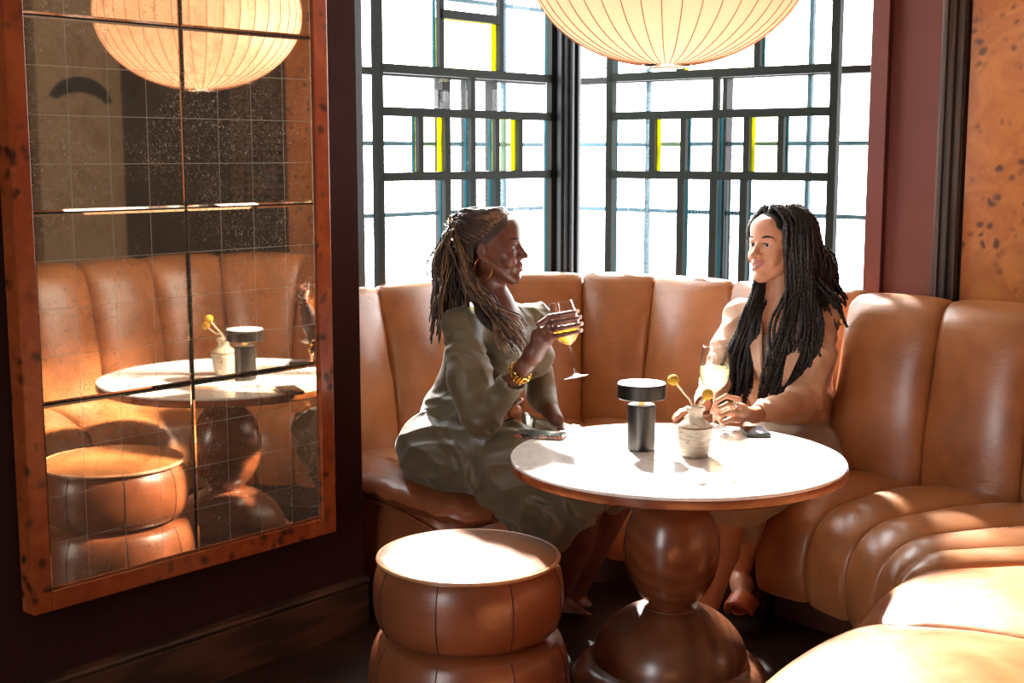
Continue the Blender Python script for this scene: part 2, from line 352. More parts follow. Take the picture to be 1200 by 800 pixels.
# ---------------------------------------------------------------- windows
LZ = [1.455, 1.703, 1.865, 2.09]
def bars(px, side, y=200, off=0):
    # photo column -> position along the window plane
    p0 = AB(AW+off, BW-off); nn, dd = (N, U) if side == 'L' else (U, N)
    r = ray(px, y); t = ((p0-CAM)@nn)/(r@nn); p = CAM+r*t
    return (p-W)@dd
def vb(mb, side, pos, z0, z1, w=.026, off=0.0, dep=.02, mi=0):
    if side == 'L': mb.box(AB(pos, BW-off, (z0+z1)/2), (w, dep, z1-z0), FR, mi)
    else: mb.box(AB(AW+off, pos, (z0+z1)/2), (dep, w, z1-z0), FR, mi)
def hb(mb, side, p0, p1, z, w=.026, off=0.0, dep=.03, mi=0):
    if side == 'L': mb.box(AB((p0+p1)/2, BW-off, z), (abs(p1-p0), dep, w), FR, mi)
    else: mb.box(AB(AW+off, (p0+p1)/2, z), (dep, abs(p1-p0), w), FR, mi)
ZT, ZB = 3.55, .88
def window(side, idx, lo, hi, j0, j1, rows, top2, yellow, fl, label):
    r = root('window_%d' % idx, AB((lo+hi)/2, BW) if side == 'L' else AB(AW, (lo+hi)/2), label, 'window'); r['kind'] = 'structure'; del r['category']
    org = r.location
    B = lambda px: bars(px, side)
    L = [B(v) for v in lo_hi[side]]
    p0, p1 = min(L), max(L)
    lat = MB(); w = .027
    for e in (p0, p1): vb(lat, side, e, ZB, ZT, .034, 0, .03)
    for z in LZ[:3]: hb(lat, side, p0, p1, z, .034)
    zr = [(ZB, LZ[0]), (LZ[0], LZ[1]), (LZ[1], LZ[2]), (LZ[2], ZT)]
    glass = MB(); yg = MB(); yl = MB(); cl = MB(); flg = MB()
    for ri, cols in enumerate(rows):
        c = sorted(B(v) for v in cols)
        for q in c: vb(lat, side, q, *zr[ri], w if ri else .033)
        ed = [p0]+c+[p1]
        for k in range(len(ed)-1):
            z0, z1 = zr[ri][0]+.013, zr[ri][1]-.013; q0, q1 = ed[k]+.013, ed[k+1]-.013
            zz1 = z1
            isy = (ri, k) in yellow
            if ri == 3 and isy: hb(lat, side, ed[k], ed[k+1], LZ[3], .034); zz1 = LZ[3]-.013
            g = yg if isy else (flg if (ri, k) in fl else glass)
            l = yl if isy else cl
            vb(g, side, (q0+q1)/2, z0, zz1, q1-q0, .045, .004)
            if ri != 2 :       # glass edge returns behind the bars
                for q in (q0, q1): vb(l, side, q, z0, zz1, .006, .024 if isy else .022, .022 if isy else .014)
                if isy: hb(l, side, q0, q1, zz1, .006, .034, .034)
    for z in (2.65, ): hb(lat, side, p0, p1, z, .034)
    lat.build('lattice', M['lattice'], r, org, smooth=False)
    glass.build('clear_glass', M['glass'], r, org, smooth=False); yg.build('yellow_glass', M['yglass'], r, org, smooth=False)
    if flg.v: flg.build('fluted_glass', M['fluted'], r, org, smooth=False)
    yl.build('yellow_glass_edge', M['ylin'], r, org, smooth=False); cl.build('aqua_glass_edge', M['clin'], r, org, smooth=False)
    # outer sash 0.2 m further out
    o = .20; s = MB()
    vb(s, side, j0 if side == 'L' else j1, ZB, ZT, .05, .10, .24)
    hb(s, side, j0, j1, ZB, .05, .10, .24); hb(s, side, j0, j1, ZT, .05, .10, .24)
    s.build('frame', M['post'] if side == 'L' else M['sash'], r, org, smooth=False)
    return r, org, o
lo_hi = {'L': (443.6, 646), 'R': (715.5, 976)}
r1, o1, off = window('L', 1, 0, 0, .30, 0, [[523, 553, 581.5], [492, 523, 553, 581.5, 608.5], [553], [517, 586]], None, {(1, 1), (1, 4), (3, 1)}, set(), 'x') if False else (None, None, None)
def B_L(px): return bars(px, 'L')
def B_R(px): return bars(px, 'R')
jL0 = B_L(421)-.02; jR1 = B_R(1022)+.02
r1, o1, off = window('L', 1, .3, AW, jL0, AW-.02, [[523, 553, 581.5], [492, 523, 553, 581.5, 608.5], [553], [517, 586]], None, {(1, 1), (1, 4), (3, 1)}, {(0, 1), (0, 2)}, 'dark green lattice window left of the corner post, behind the woman in olive')
r2, o2, off = window('R', 2, BW, 1.0, BW+.02, jR1, [[799, 837.5, 873], [765, 801, 838, 875, 915], [838], [795, 885]], None, {(1, 1), (1, 4), (3, 1)}, {(0, 1), (0, 2)}, 'dark green lattice window right of the corner post, behind the woman in the blazer')
# outer sashes: muntins in a teal lightened to imitate window glare, and bronze stiles
def outer(side, r, org, zs, vs, stiles, span):
    s = MB()
    for z in zs: hb(s, side, span[0], span[1], z, .018, .30, .02)
    for px in vs: vb(s, side, bars(px, side, 200, .30), ZB, ZT, .018, .30, .02)
    s.build('outer_muntin', M['outer'], r, org, smooth=False)
    d = MB()
    zt_ = 1.875 if side == 'L' else 1.875
    for px, w in stiles: vb(d, side, bars(px, side, 200, .30), ZB, zt_, w, .30, .05)
    hb(d, side, span[0], span[1], zt_, .03, .30, .05)
    d.build('outer_stile', M['sash'], r, org, smooth=False)
outer('L', r1, o1, [1.29, 1.585, 1.88, 2.2], [590], [(519, .05), (548, .035), (576, .03)], (jL0, AW+.2))
outer('R', r2, o2, [1.29, 1.585, 1.88, 2.2], [759, 947], [(851, .022)], (BW-.2, jR1))
lt = MB(); pl = bars(515, 'L', 200, .26); lt.box(AB(pl, BW-.26, 1.775), (.035, .03, .075), FR); lt.box(AB(pl+.005, BW-.235, 1.785), (.012, .035, .05), FR); bev(lt.build('latch', M['black'], r1, o1, smooth=False), .004)
# corner post, stepped
mb = MB()
for (a0, a1, b0, b1) in ((AW-.075, AW+.03, BW-.03, BW+.065), (AW-.095, AW-.075, BW-.02, BW+.0), (AW-.02, AW, BW+.065, BW+.085), (AW-.09, AW-.05, BW+.02, BW+.05), (AW-.055, AW-.035, BW+.06, BW+.08)):
    abbox(min(a0, a1), max(a0, a1), min(b0, b1), max(b0, b1), .86, 3.57, mb)
o = struct(mb.build('trim_1', M['post'], smooth=False)); bev(o, .004)
# right wall: red-brown casing, panel, walnut trim and burl panel
bc0 = B_R(1024); bc1 = B_R(1043); bt0 = B_R(1104); bt1 = B_R(1128)
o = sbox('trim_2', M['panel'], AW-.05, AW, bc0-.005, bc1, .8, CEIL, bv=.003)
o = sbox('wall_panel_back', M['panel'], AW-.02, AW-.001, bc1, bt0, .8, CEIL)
mb = MB(); bt1 = bt0+.085; prof = [(bt0, 0), (bt0, .055), (bt0+.012, .07), (bt0+.026, .07), (bt0+.03, .058), (bt0+.05, .055), (bt0+.055, .04), (bt1-.008, .04), (bt1, .03), (bt1, 0)]
mb.loops([[AB(AW-d, b, z) for b, d in prof] for z in (0, CEIL)]); struct(mb.build('trim_3', M['walnut'], sharp=20))
rb = root('burl_wall_panel', AB(AW, (bt1+2.6)/2, 1.6), 'glossy orange burl wood panel on the wall right of the dark trim', 'wall panel', rz=ROT)
mb = MB(); mb.box((-.012, 0, 0), (.02, 2.6-bt1-.02, 3.2)); po = mb.build('veneer_sheet', M['burl_p'], rb, smooth=False)
# ================================================================== banquettes
def chan(sections, nl, groove=.035, p=2.6, caps=True):
    # sections: list of loops (np arrays) from one seam to the other; edges pulled toward the loop centre
    m = len(sections); out = []
    for i, L in enumerate(sections):
        s = i/(m-1); e = abs(2*s-1); g = groove*(1-(1-e**p)**(1/p)) if e < 1 else groove
        L = np.array(L); c = L.mean(0); d = L-c; ln = np.linalg.norm(d, axis=1, keepdims=True); out.append(c+d*(1-g/np.maximum(ln, .06)))
    return out
def lerp(a, b, t): return np.array(a)*(1-t)+np.array(b)*t
def arcpt(cache, s): return cache(s)
def back_seg(o0, o1, z0, z1, lean, thick, n0, n1, ns=15, puff=.03, rt=.07, groove=.05):
    # o0,o1: (a,b) foot points at the two seams, n0,n1 unit ab normals pointing to the seat
    sec = []
    for i in range(ns):
        s = .5-.5*math.cos(math.pi*i/(ns-1)); f = lerp(o0, o1, s); n = lerp(n0, n1, s); n = n/np.linalg.norm(n)
        bul = puff*(1-(2*s-1)**2); P = []
        def pt(d, z): a, b = f+n*d; P.append(AB(a, b, z))
        hh = z1-z0
        for k in range(12):                                  # front face going up
            t = k/11*.86; pt(bul-lean*t+.03*math.sin(math.pi*min(1, t*1.1)), z0+hh*t)
        ctop = -lean*.95-thick*.5
        for k in range(1, 9):                                # rolled top
            th = math.pi*k/9; pt(ctop+(thick*.5+bul)*math.cos(th)+.02*math.sin(th), z0+hh*(.86)+hh*.14*math.sin(th))
        for k in range(5): t = .86*(1-k/4); pt(-thick-lean*t, z0+hh*t)
        sec.append(np.array(P))
    return chan(sec, 0, groove)
def seat_seg(i0, i1, o0, o1, ns=15, top=.455, rr=.17, groove=.035, low=.12):
    sec = []
    for i in range(ns):
        s = .5-.5*math.cos(math.pi*i/(ns-1)); I = lerp(i0, i1, s); O = lerp(o0, o1, s); d = (I-O); ln = np.linalg.norm(d); d = d/ln; P = []
        bul = .022*(1-(2*s-1)**2)
        def pt(q, z): a, b = O+d*q; P.append(AB(a, b, z))
        for k in range(8): t = k/7; pt(-.04+(ln-rr+.04)*t, top-.025+bul+.028*math.sin(math.pi*(.15+.75*t)))
        zt = top-.025+bul+.028*math.sin(math.pi*.9)
        for k in range(1, 14):
            th = math.pi/2*k/13*1.25; pt(ln-rr+rr*math.sin(th)+.012*math.sin(2*th), zt-(zt-low)*(1-math.cos(th))/(1-math.cos(math.pi/2*1.25)))
        pt(ln-rr*1.2, low+.005); pt(-.04, low+.005)
        sec.append(np.array(P))
    return chan(sec, 0, groove)
def nrm2(o0, o1, side):
    d = np.array(o1)-np.array(o0); n = np.array([-d[1], d[0]])*side; return n/np.linalg.norm(n)
def banquette(name, label, outer_p, inner_p, side, z1, lean, thick, mat, backs=True, first_norm=None, capseat=None, bz0=.36, back_p=None):
    bp = back_p or outer_p
    c = np.mean([AB(*p) for p in outer_p+inner_p], axis=0); r = root(name, c, label, 'banquette')
    n = len(bp); sn = [nrm2(bp[i], bp[i+1], side) for i in range(n-1)]
    vn = [sn[0]]+[(sn[i]+sn[i+1])/np.linalg.norm(sn[i]+sn[i+1]) for i in range(n-2)]+[sn[-1]]
    for i in range(n-1):
        L = back_seg(bp[i], bp[i+1], bz0, z1, lean, thick, vn[i], vn[i+1]); MB().loops(L).build('backrest_cushion', mat, r, c, sharp=50)
    for i in range(len(inner_p)-1):
        L = seat_seg(inner_p[i], inner_p[i+1], outer_p[i], outer_p[i+1]); MB().loops(L).build('seat_cushion', mat, r, c, sharp=50)
    mb = MB(); Lp = []                                    # recessed dark plinth under the seat
    for i in range(len(inner_p)):
        I = np.array(inner_p[i], float); O = np.array(outer_p[i], float); d = (I-O)/np.linalg.norm(I-O); I2 = I-d*.14; O2 = O-d*(thick+.01)
        Lp.append([AB(*O2, .0), AB(*I2, .0), AB(*I2, .16), AB(*O2, .16)])
    mb.loops(Lp).build('plinth', M['seam'], r, c, smooth=False)
    return r, c
V2 = lambda a, b: np.array([a, b], float)
# far banquette, wrapping the bay
fo = [V2(.20, -.40), V2(.56, -.40), V2(.90, -.40), V2(1.20, -.37), V2(1.43, -.21), V2(1.52, .03), V2(1.52, .38), V2(1.51, .72), V2(1.50, .95)]
fi = [V2(.20, .30), V2(.40, .29), V2(.56, .30), V2(.68, .34), V2(.77, .42), V2(.83, .53), V2(.86, .67), V2(.86, .80), V2(.85, .93)]
bq1, c1 = banquette('leather_banquette', 'tan leather channelled banquette wrapping the window bay behind the table', fo, fi, 1, 1.055, .10, .10, M['leather'])
# rounded end of the far banquette beside the dark wall: a bolster front and a folded seat flap
mb = MB(); sec = []
for i in range(17):
    t = i/16; b = -.44+.80*t; zz = .42-.05*max(0, t-.6)/.4; sh = math.sqrt(max(0, 1-max(0, (t-.75)/.25)**2)) if t > .75 else 1
    P = []
    for k in range(16):
        th = 2*math.pi*k/16; P.append(AB(.17+.075*math.cos(th)*max(.25, sh), b, .225+(.195*math.sin(th))*max(.35, sh)))
    sec.append(np.array(P))
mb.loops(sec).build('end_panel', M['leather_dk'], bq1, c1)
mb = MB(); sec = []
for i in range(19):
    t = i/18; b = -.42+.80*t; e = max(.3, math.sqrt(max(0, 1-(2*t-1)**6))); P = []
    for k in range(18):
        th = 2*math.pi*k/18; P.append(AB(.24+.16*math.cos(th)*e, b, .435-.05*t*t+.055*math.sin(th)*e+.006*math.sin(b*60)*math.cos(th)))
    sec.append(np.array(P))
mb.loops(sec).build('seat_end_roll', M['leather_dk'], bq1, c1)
mb = MB(); mb.tube([AB(.095, -.40+.74*i/20, .405-.10*(i/20)**3) for i in range(21)], .005); mb.build('piping', M['leather_dk'], bq1, c1)
# near banquette, curving round toward the camera
no = [V2(1.28, .99), V2(1.28, 1.33), V2(1.28, 1.66), V2(1.24, 2.0), V2(1.05, 2.20), V2(.85, 2.24), V2(.10, 2.24), V2(-.48, 2.24), V2(-1.05, 2.24)]
ni = [V2(.83, .97), V2(.80, 1.17), V2(.735, 1.34), V2(.64, 1.48), V2(.54, 1.57), V2(.44, 1.62), V2(.0, 1.67), V2(-.52, 1.69), V2(-1.05, 1.69)]
nb = [V2(1.28, .99), V2(1.28, 1.33), V2(1.28, 1.66), V2(1.26, 1.97), V2(1.06, 2.21), V2(.74, 2.24), V2(.40, 2.24), V2(.06, 2.24), V2(-.12, 2.24)]
bq2, c2 = banquette('leather_banquette', 'tan leather channelled banquette curving round the right side toward the viewer', no, ni, 1, 1.06, .11, .24, M['leather'], back_p=nb)
# side gusset and its piping on the near banquette's first cushion
mb = MB(); mb.tube([AB(1.285-.11*t+(.03 if t < .9 else -.0), .965, .42+.60*t) for t in [k/14 for k in range(15)]], .006); mb.build('piping', M['leather_dk'], bq2, c2)
# ================================================================== pouf stool
SP = Z(549, 647, .522); SP[2] = 0; SR = .240
st = root('leather_pouf', SP, 'round two-tier tan leather pouf standing in front of the table', 'stool')
def bulge(r0, r1, z0, z1, n=20, p=2.2):
    out = []
    for i in range(n+1):
        t = -1+2*i/n; out.append((r0+(r1-r0)*(1-abs(t)**p)**(1/p), z0+(z1-z0)*(t+1)/2))
    return out
sp = lambda prof: [(r, z) for r, z in prof]
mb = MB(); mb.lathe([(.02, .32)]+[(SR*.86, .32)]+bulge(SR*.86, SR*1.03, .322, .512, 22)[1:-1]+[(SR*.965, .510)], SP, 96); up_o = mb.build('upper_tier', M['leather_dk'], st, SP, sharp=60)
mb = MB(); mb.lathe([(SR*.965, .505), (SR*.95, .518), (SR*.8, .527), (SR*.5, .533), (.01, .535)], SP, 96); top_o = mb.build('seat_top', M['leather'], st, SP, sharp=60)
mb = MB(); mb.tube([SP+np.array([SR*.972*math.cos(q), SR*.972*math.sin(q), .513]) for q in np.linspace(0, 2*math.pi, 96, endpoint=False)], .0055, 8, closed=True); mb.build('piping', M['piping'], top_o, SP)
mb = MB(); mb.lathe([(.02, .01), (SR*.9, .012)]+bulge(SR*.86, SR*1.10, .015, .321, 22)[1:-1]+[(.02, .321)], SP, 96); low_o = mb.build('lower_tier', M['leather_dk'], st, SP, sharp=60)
for k in range(8):
    q = math.radians(-107+45*k)
    for pr_, par_ in zip((bulge(SR*.86, SR*1.03, .322, .512, 20)[1:], bulge(SR*.86, SR*1.10, .015, .321, 20)[1:-1]), (up_o, low_o)):
        mb = MB()
        mb.tube([SP+np.array([(r+.0006)*math.cos(q), (r+.0006)*math.sin(q), z]) for r, z in pr_], .0016, 6)
        mb.build('seam', M['seam'], par_, SP)
# ================================================================== table
TP = Z(793, 534, .70); TP[2] = 0; TR = .468
PP = np.array(TP)+np.array([-.010, .0, 0])
tb = root('round_table', TP, 'round white marble table on a turned walnut pedestal of stacked spheres', 'table')
mb = MB(); mb.lathe([(.01, .690), (TR-.004, .690), (TR, .692), (TR, .698), (TR-.002, .70), (.01, .70)], TP, 128); mb.build('marble_top', M['marble'], tb, TP, sharp=30)
mb = MB(); mb.lathe([(.01, .66), (TR-.05, .66), (TR-.012, .663), (TR+.001, .670), (TR+.003, .680), (TR+.002, .6915), (.01, .6915)], TP, 128); mb.build('wood_edge', M['turned'], tb, TP, sharp=30)
def eggp(r, z0, z1, rm, n=26, pw=.5): return [(max(rm, r*math.sin(math.pi*i/n)**pw if False else max(rm, r*math.sqrt(max(0, 1-(2*i/n-1)**2)))), z0+(z1-z0)*i/n) for i in range(n+1)]
mb = MB(); mb.lathe(eggp(.137, .255, .615, .06)+[(.062, .62), (.085, .662)], PP, 72); mb.build('upper_sphere', M['turned'], tb, TP, sharp=60)
mb = MB(); mb.lathe([(.075, .248), (.079, .256), (.075, .264), (.06, .266)], PP, 60); mb.build('neck_ring', M['turned'], tb, TP)
mb = MB(); mb.lathe([(.19, .03)]+[(.222*math.sqrt(max(0, 1-((z-.10)/.175)**2)), z) for z in np.linspace(.04, .262, 22)], PP, 80); mb.build('lower_sphere', M['turned2'], tb, TP, sharp=60)
mb = MB(); mb.lathe([(.05, 0), (.24, .0)]+[(.235+.045*math.sin(math.pi*t), .11*t) for t in np.linspace(.05, .95, 10)]+[(.2, .11), (.05, .11)], PP, 80); mb.build('base_disc', M['turned2'], tb, TP, sharp=60)
TZ = .70
# ---------------------------------------------------------------- cordless lamp
LP = Z(751, 526, TZ); LP[2] = TZ
lp = root('portable_table_lamp', LP, 'small dark metal cordless mushroom lamp on the marble table', 'lamp')
mb = MB(); mb.lathe([(.01, 0), (.038, 0), (.040, .002), (.040, .129), (.0385, .131)], LP, 48); mb.build('base', M['steel'], lp, LP, sharp=30)
mb = MB(); mb.lathe([(.0388, .1305), (.036, .1325), (.01, .133)], LP, 48); mb.build('base_cap', M['steel_top'], lp, LP, sharp=30)
t = NT('amber_lamp_glow'); e = t.n('Emission'); e.inputs[0].default_value = (1, .5, .14, 1); e.inputs[1].default_value = 1.6; t.l(e.outputs[0], t.out.inputs[0]); M['amber'] = t.m
mb = MB(); mb.lathe([(.001, .132), (.009, .132), (.009, .150), (.001, .150)], LP, 24); mb.build('light_stem', M['amber'], lp, LP, sharp=30)
mb = MB(); mb.lathe([(.03, .150), (.068, .150), (.070, .152), (.070, .190), (.068, .1925)], LP, 64); mb.build('shade', M['steel'], lp, LP, sharp=30)
mb = MB(); mb.lathe([(.0685, .1922), (.067, .194), (.01, .195)], LP, 64); mb.build('shade_top', M['steel_top'], lp, LP, sharp=30)
# ---------------------------------------------------------------- ceramic vase
t = NT('speckled_stoneware'); v = t.co((1, 1, 5)); n1 = t.noise(v, 22, 5, .65, .5); n2 = t.noise(t.co(), 14, 3)
M['stone'] = t.bsdf(t.mixc(t.math('MULTIPLY', t.ramp(n1, [(.5, BLK), (.62, WHT)]), .55), t.ramp(n2, [(.3, lin((214, 200, 180))), (.7, lin((186, 160, 132)))]), lin((120, 84, 56))), .5, 0, n1, .3, .003)
M['rim'] = plain('unglazed_brown_edge', (130, 88, 58), .7)
VP = Z(814, 534, TZ); VP[2] = TZ
vs = root('ceramic_bud_vase', VP, 'speckled stoneware bud vase between the lamp and the wine glass', 'vase')
mb = MB(); pr = [(.01, 0), (.034, 0), (.037, .003)]
for i in range(15): t_ = i/14; pr.append((.038+.011*math.sin(t_*1.5)+.0006*math.sin(i*2.6), .004+.078*t_))
pr += [(.0475, .088), (.036, .098), (.024, .108), (.020, .116), (.020, .126), (.027, .133), (.0275, .140), (.022, .143), (.018, .139), (.0165, .12), (.022, .105), (.034, .09), (.040, .07), (.034, .02), (.01, .012)]
mb.lathe(pr, VP, 56, caps=True); vb_ = mb.build('body', M['stone'], vs, VP, sharp=50)
mb = MB(); mb.lathe([(.048, .0835), (.0500, .0855), (.0482, .0880)], VP, 56); mb.build('shoulder_ring', M['rim'], vb_, VP)
def yellow_mat():
    t = NT('craspedia_yellow'); v = t.co(); vo = t.n('TexVoronoi'); vo.inputs['Scale'].default_value = 420; t.l(v, vo.inputs['Vector'])
    return t.bsdf(t.ramp(vo.outputs['Distance'], [(.1, lin((240, 196, 40))), (.7, lin((170, 110, 16)))]), .8, 0, vo.outputs['Distance'], .8, .003)
M['yel'] = yellow_mat(); M['stem'] = plain('pale_dry_stem', (222, 208, 176), .6)
for (bx, by, Yb, lab) in ((789, 445, 3.62, 'yellow button flower leaning left out of the bud vase'), (829, 462, 3.60, 'shorter yellow button flower standing right out of the bud vase')):
    tip = A(bx, by, Yb); base = VP+np.array([.0, 0, .10]); f = root('dried_button_flower', tip, lab, 'flower', 'button flowers in the bud vase')
    sd = .004 if bx < 800 else -.004
    mb = MB(); mb.tube(cat([VP+np.array([.006 if bx < 800 else .0, 0, .03]), VP+np.array([-.008 if bx < 800 else .010, 0, .140]), lerp(VP+np.array([-.008 if bx < 800 else .010, 0, .14]), tip, .5)+np.array([0, 0, sd]), tip], 14), .0030, 8); mb.build('stem', M['stem'], f, tip)
    d = tip-lerp(VP, tip, .6); mb = MB(); mb.ell(tip, (.0165, .0165, .0155), n=24); mb.build('flower_head', M['yel'], f, tip)
# ---------------------------------------------------------------- phones
def phone(cx, cy, yaw, w, l, label, case):
    P = Z(cx, cy, TZ); P[2] = TZ; c, s = math.cos(yaw), math.sin(yaw); X = np.array([c, s, 0]); Y_ = np.array([-s, c, 0]); fr = (X, Y_, UP)
    r = root('smartphone', P, label, 'phone', 'phones on the marble table')
    def rr(hx, hy, rad, z0, z1, bvl=.002):
        L = []
        for dz, ins in ((z0, bvl), (z0+bvl, 0), (z1-bvl, 0), (z1, bvl)):
            pts = []
            for q, (sx, sy) in enumerate(((1, 1), (-1, 1), (-1, -1), (1, -1))):
                for k in range(7):
                    t = math.pi/2*(q+k/6); pts.append(P+X*(sx*(hx-rad)+(rad-ins)*math.cos(t))+Y_*(sy*(hy-rad)+(rad-ins)*math.sin(t))+UP*dz)
            L.append(pts)
        return L
    cs = MB().loops(rr(w/2, l/2, .012, .0005, .0115)).build('case', case, r, P, sharp=30)
    MB().loops(rr(w/2-.0035, l/2-.0035, .010, .0112, .0125, .0004)).build('screen', M['screen'], r, P, sharp=30)
    mb = MB(); mb.box(P+X*(w/2)+Y_*(l*.2)+UP*.006, (.0016, .014, .003), fr); mb.build('side_button', M['black'], cs, P, smooth=False)
t = NT('phone_screen_glass'); M['screen'] = t.bsdf(lin((52, 66, 78)), .06, 0, None, Coat_Weight=1.0, Coat_Roughness=.02)  # blue-grey base colour stands in for a pale window reflection
t = NT('tortoiseshell_case'); v = t.co(); n1 = t.noise(v, 70, 3, .5, .8); M['tort'] = t.bsdf(t.ramp(n1, [(.46, lin((24, 14, 12))), (.54, lin((176, 104, 70)))]), .25)
M['case_g'] = plain('dark_olive_case', (42, 42, 30), .4)
phone(633, 511.5, math.radians(74), .076, .152, 'phone in a tortoiseshell case at the left edge of the table', M['tort'])
phone(885, 508, math.radians(2), .074, .120, 'phone in a dark case near the hand of the woman in the blazer', M['case_g'])
# ---------------------------------------------------------------- wine glasses
def wg(lo=.06, hi=.8):
    t = NT('wine_glass'); g = t.n('BsdfGlass'); g.inputs['IOR'].default_value = 1.3; g.inputs['Roughness'].default_value = 0; g.inputs[0].default_value = (.97, .99, .98, 1)
    tr = t.n('BsdfTransparent'); mx = t.n('MixShader'); lw = t.n('LayerWeight'); lw.inputs[0].default_value = .35; gs = t.n('BsdfGlossy'); gs.inputs['Roughness'].default_value = .03
    t.l(t.ramp(lw.outputs['Facing'], [(.25, (lo,)*3), (.95, (hi,)*3)]), mx.inputs[0]); t.l(tr.outputs[0], mx.inputs[1]); t.l(gs.outputs[0], mx.inputs[2]); t.l(mx.outputs[0], t.out.inputs[0]); return t.m
M['wg'] = wg(); M['wgs'] = wg(.34, .9)
def wine_mat(name, c):
    t = NT(name); tr = t.n('BsdfTransparent'); tr.inputs[0].default_value = c; d = t.n('BsdfTranslucent'); d.inputs[0].default_value = c; gs = t.n('BsdfGlossy'); gs.inputs['Roughness'].default_value = .05
    m1 = t.n('MixShader'); m1.inputs[0].default_value = .22; m2 = t.n('MixShader'); m2.inputs[0].default_value = .08
    t.l(tr.outputs[0], m1.inputs[1]); t.l(d.outputs[0], m1.inputs[2]); t.l(m1.outputs[0], m2.inputs[1]); t.l(gs.outputs[0], m2.inputs[2]); t.l(m2.outputs[0], t.out.inputs[0]); return t.m
M['wwine'] = wine_mat('white_wine', (.96, .94, .70, 1)); M['owine'] = wine_mat('amber_wine', (1.0, .62, .16, 1))
def wine_glass(foot, rim, label, wine, fill):
    foot = np.array(foot); rim = np.array(rim); ax = rim-foot; Ln = np.linalg.norm(ax); ax /= Ln; s = Ln/.235
    r = root('wine_glass', foot, label, 'wine glass', 'wine glasses')
    bowl = [(.004, .100), (.012, .104), (.026, .116), (.038, .134), (.0435, .155), (.0435, .170), (.041, .195), (.037, .218), (.034, .235)]
    P = cat([(a, b, 0) for a, b in bowl], 34); bp = [(p[0]*s, p[1]*s) for p in P]
    mb = MB(); mb.lathe(bp+[(rr-.0010, z) for rr, z in bp[::-1]], foot, 56, ax, caps=True); bo_ = mb.build('bowl', M['wg'], r, foot, sharp=80)
    mb = MB(); mb.tube([foot+ax*s*z for z in np.linspace(.008, .102, 10)], [.006*s, .0042*s, .0036*s, .0034*s, .0034*s, .0034*s, .0034*s, .0036*s, .0042*s, .006*s], 16); mb.build('stem', M['wgs'], r, foot)
    mb = MB(); mb.lathe([(.003, .0012), (.037*s, .0006), (.0385*s, .0018), (.037*s, .003), (.015*s, .006*s), (.006*s, .012*s)], foot, 56, ax); mb.build('foot', M['wgs'], r, foot)
    wp = [(max(.001, rr-.0016), z) for rr, z in bp if z < fill*s]; q = wp[-1]
    mb = MB(); mb.lathe([(.0008, wp[0][1]+.001)]+wp[1:]+[(.001, q[1]+.0001)], foot, 48, ax); mb.build('wine', wine, bo_, foot, sharp=40)
    return r
GR = Z(836, 500, TZ); GR[2] = TZ+.0005
wine_glass(GR, GR+np.array([0, 0, .255]), 'wine glass of pale white wine standing on the table', M['wwine'], .172)
GLf = A(675, 442, 4.00); GLr = A(657, 353.5, 4.02)
wine_glass(GLf, GLr, 'tilted wine glass of amber wine raised in the hand of the woman in olive', M['owine'], .160)
# ================================================================== framed mirror
MR = AB(-.6835, .0, .42); mr = root('framed_mirror', MR, 'tall antique mirror of square silvered panes in a burl wood frame on the left wall', 'mirror', rz=ROT)
w = .4615; h = .487; hx = w+.0; FT = .060
for i in range(2):
    for j in range(4):
        mb = MB(); cx = (-.5+i)*w; z0 = h*j; g = .0022; b = .006
        x0, x1 = cx-w/2+g, cx+w/2-g; zz0, zz1 = z0+g, z0+h-g; y = -.050
        L = [[(x0, -.044, zz0), (x1, -.044, zz0), (x1, -.044, zz1), (x0, -.044, zz1)], [(x0, y, zz0), (x1, y, zz0), (x1, y, zz1), (x0, y, zz1)], [(x0+b, y-.0015, zz0+b), (x1-b, y-.0015, zz0+b), (x1-b, y-.0015, zz1-b), (x0+b, y-.0015, zz1-b)]]
        mb.loops(L).build('mirror_pane', M['mirror'], mr, smooth=False)
mb = MB(); mb.box((0, -.022, 2*h), (2*w+.02, .040, 4*h+.02)); mb.build('backing_board', M['black'], mr, smooth=False)
fw = .053; zt = 4*h
for nm, c, sz in (('frame_stile', (-w-fw/2, -.033, zt/2), (fw, .060, zt+2*fw)), ('frame_stile', (w+fw/2, -.033, zt/2), (fw, .060, zt+2*fw)), ('frame_rail', (0, -.033, -fw/2), (2*w, .060, fw)), ('frame_rail', (0, -.033, zt+fw/2), (2*w, .060, fw))):
    mb = MB(); mb.box(c, sz); bev(mb.build(nm, M['burl_f'], mr, smooth=False), .003)
# outlet
OP = AB(-.152, 0, .566); ou = root('wall_outlet_plate', OP, 'black outlet cover plate on the dark wall right of the mirror', 'outlet', rz=ROT)
mb = MB(); mb.box((0, -.004, 0), (.074, .008, .118)); cp_ = bev(mb.build('cover_plate', M['black'], ou, smooth=False), .003)
for zz in (-.026, .026): mb = MB(); mb.box((0, -.009, zz), (.034, .004, .032)); bev(mb.build('socket', M['seam'], cp_, smooth=False), .002)
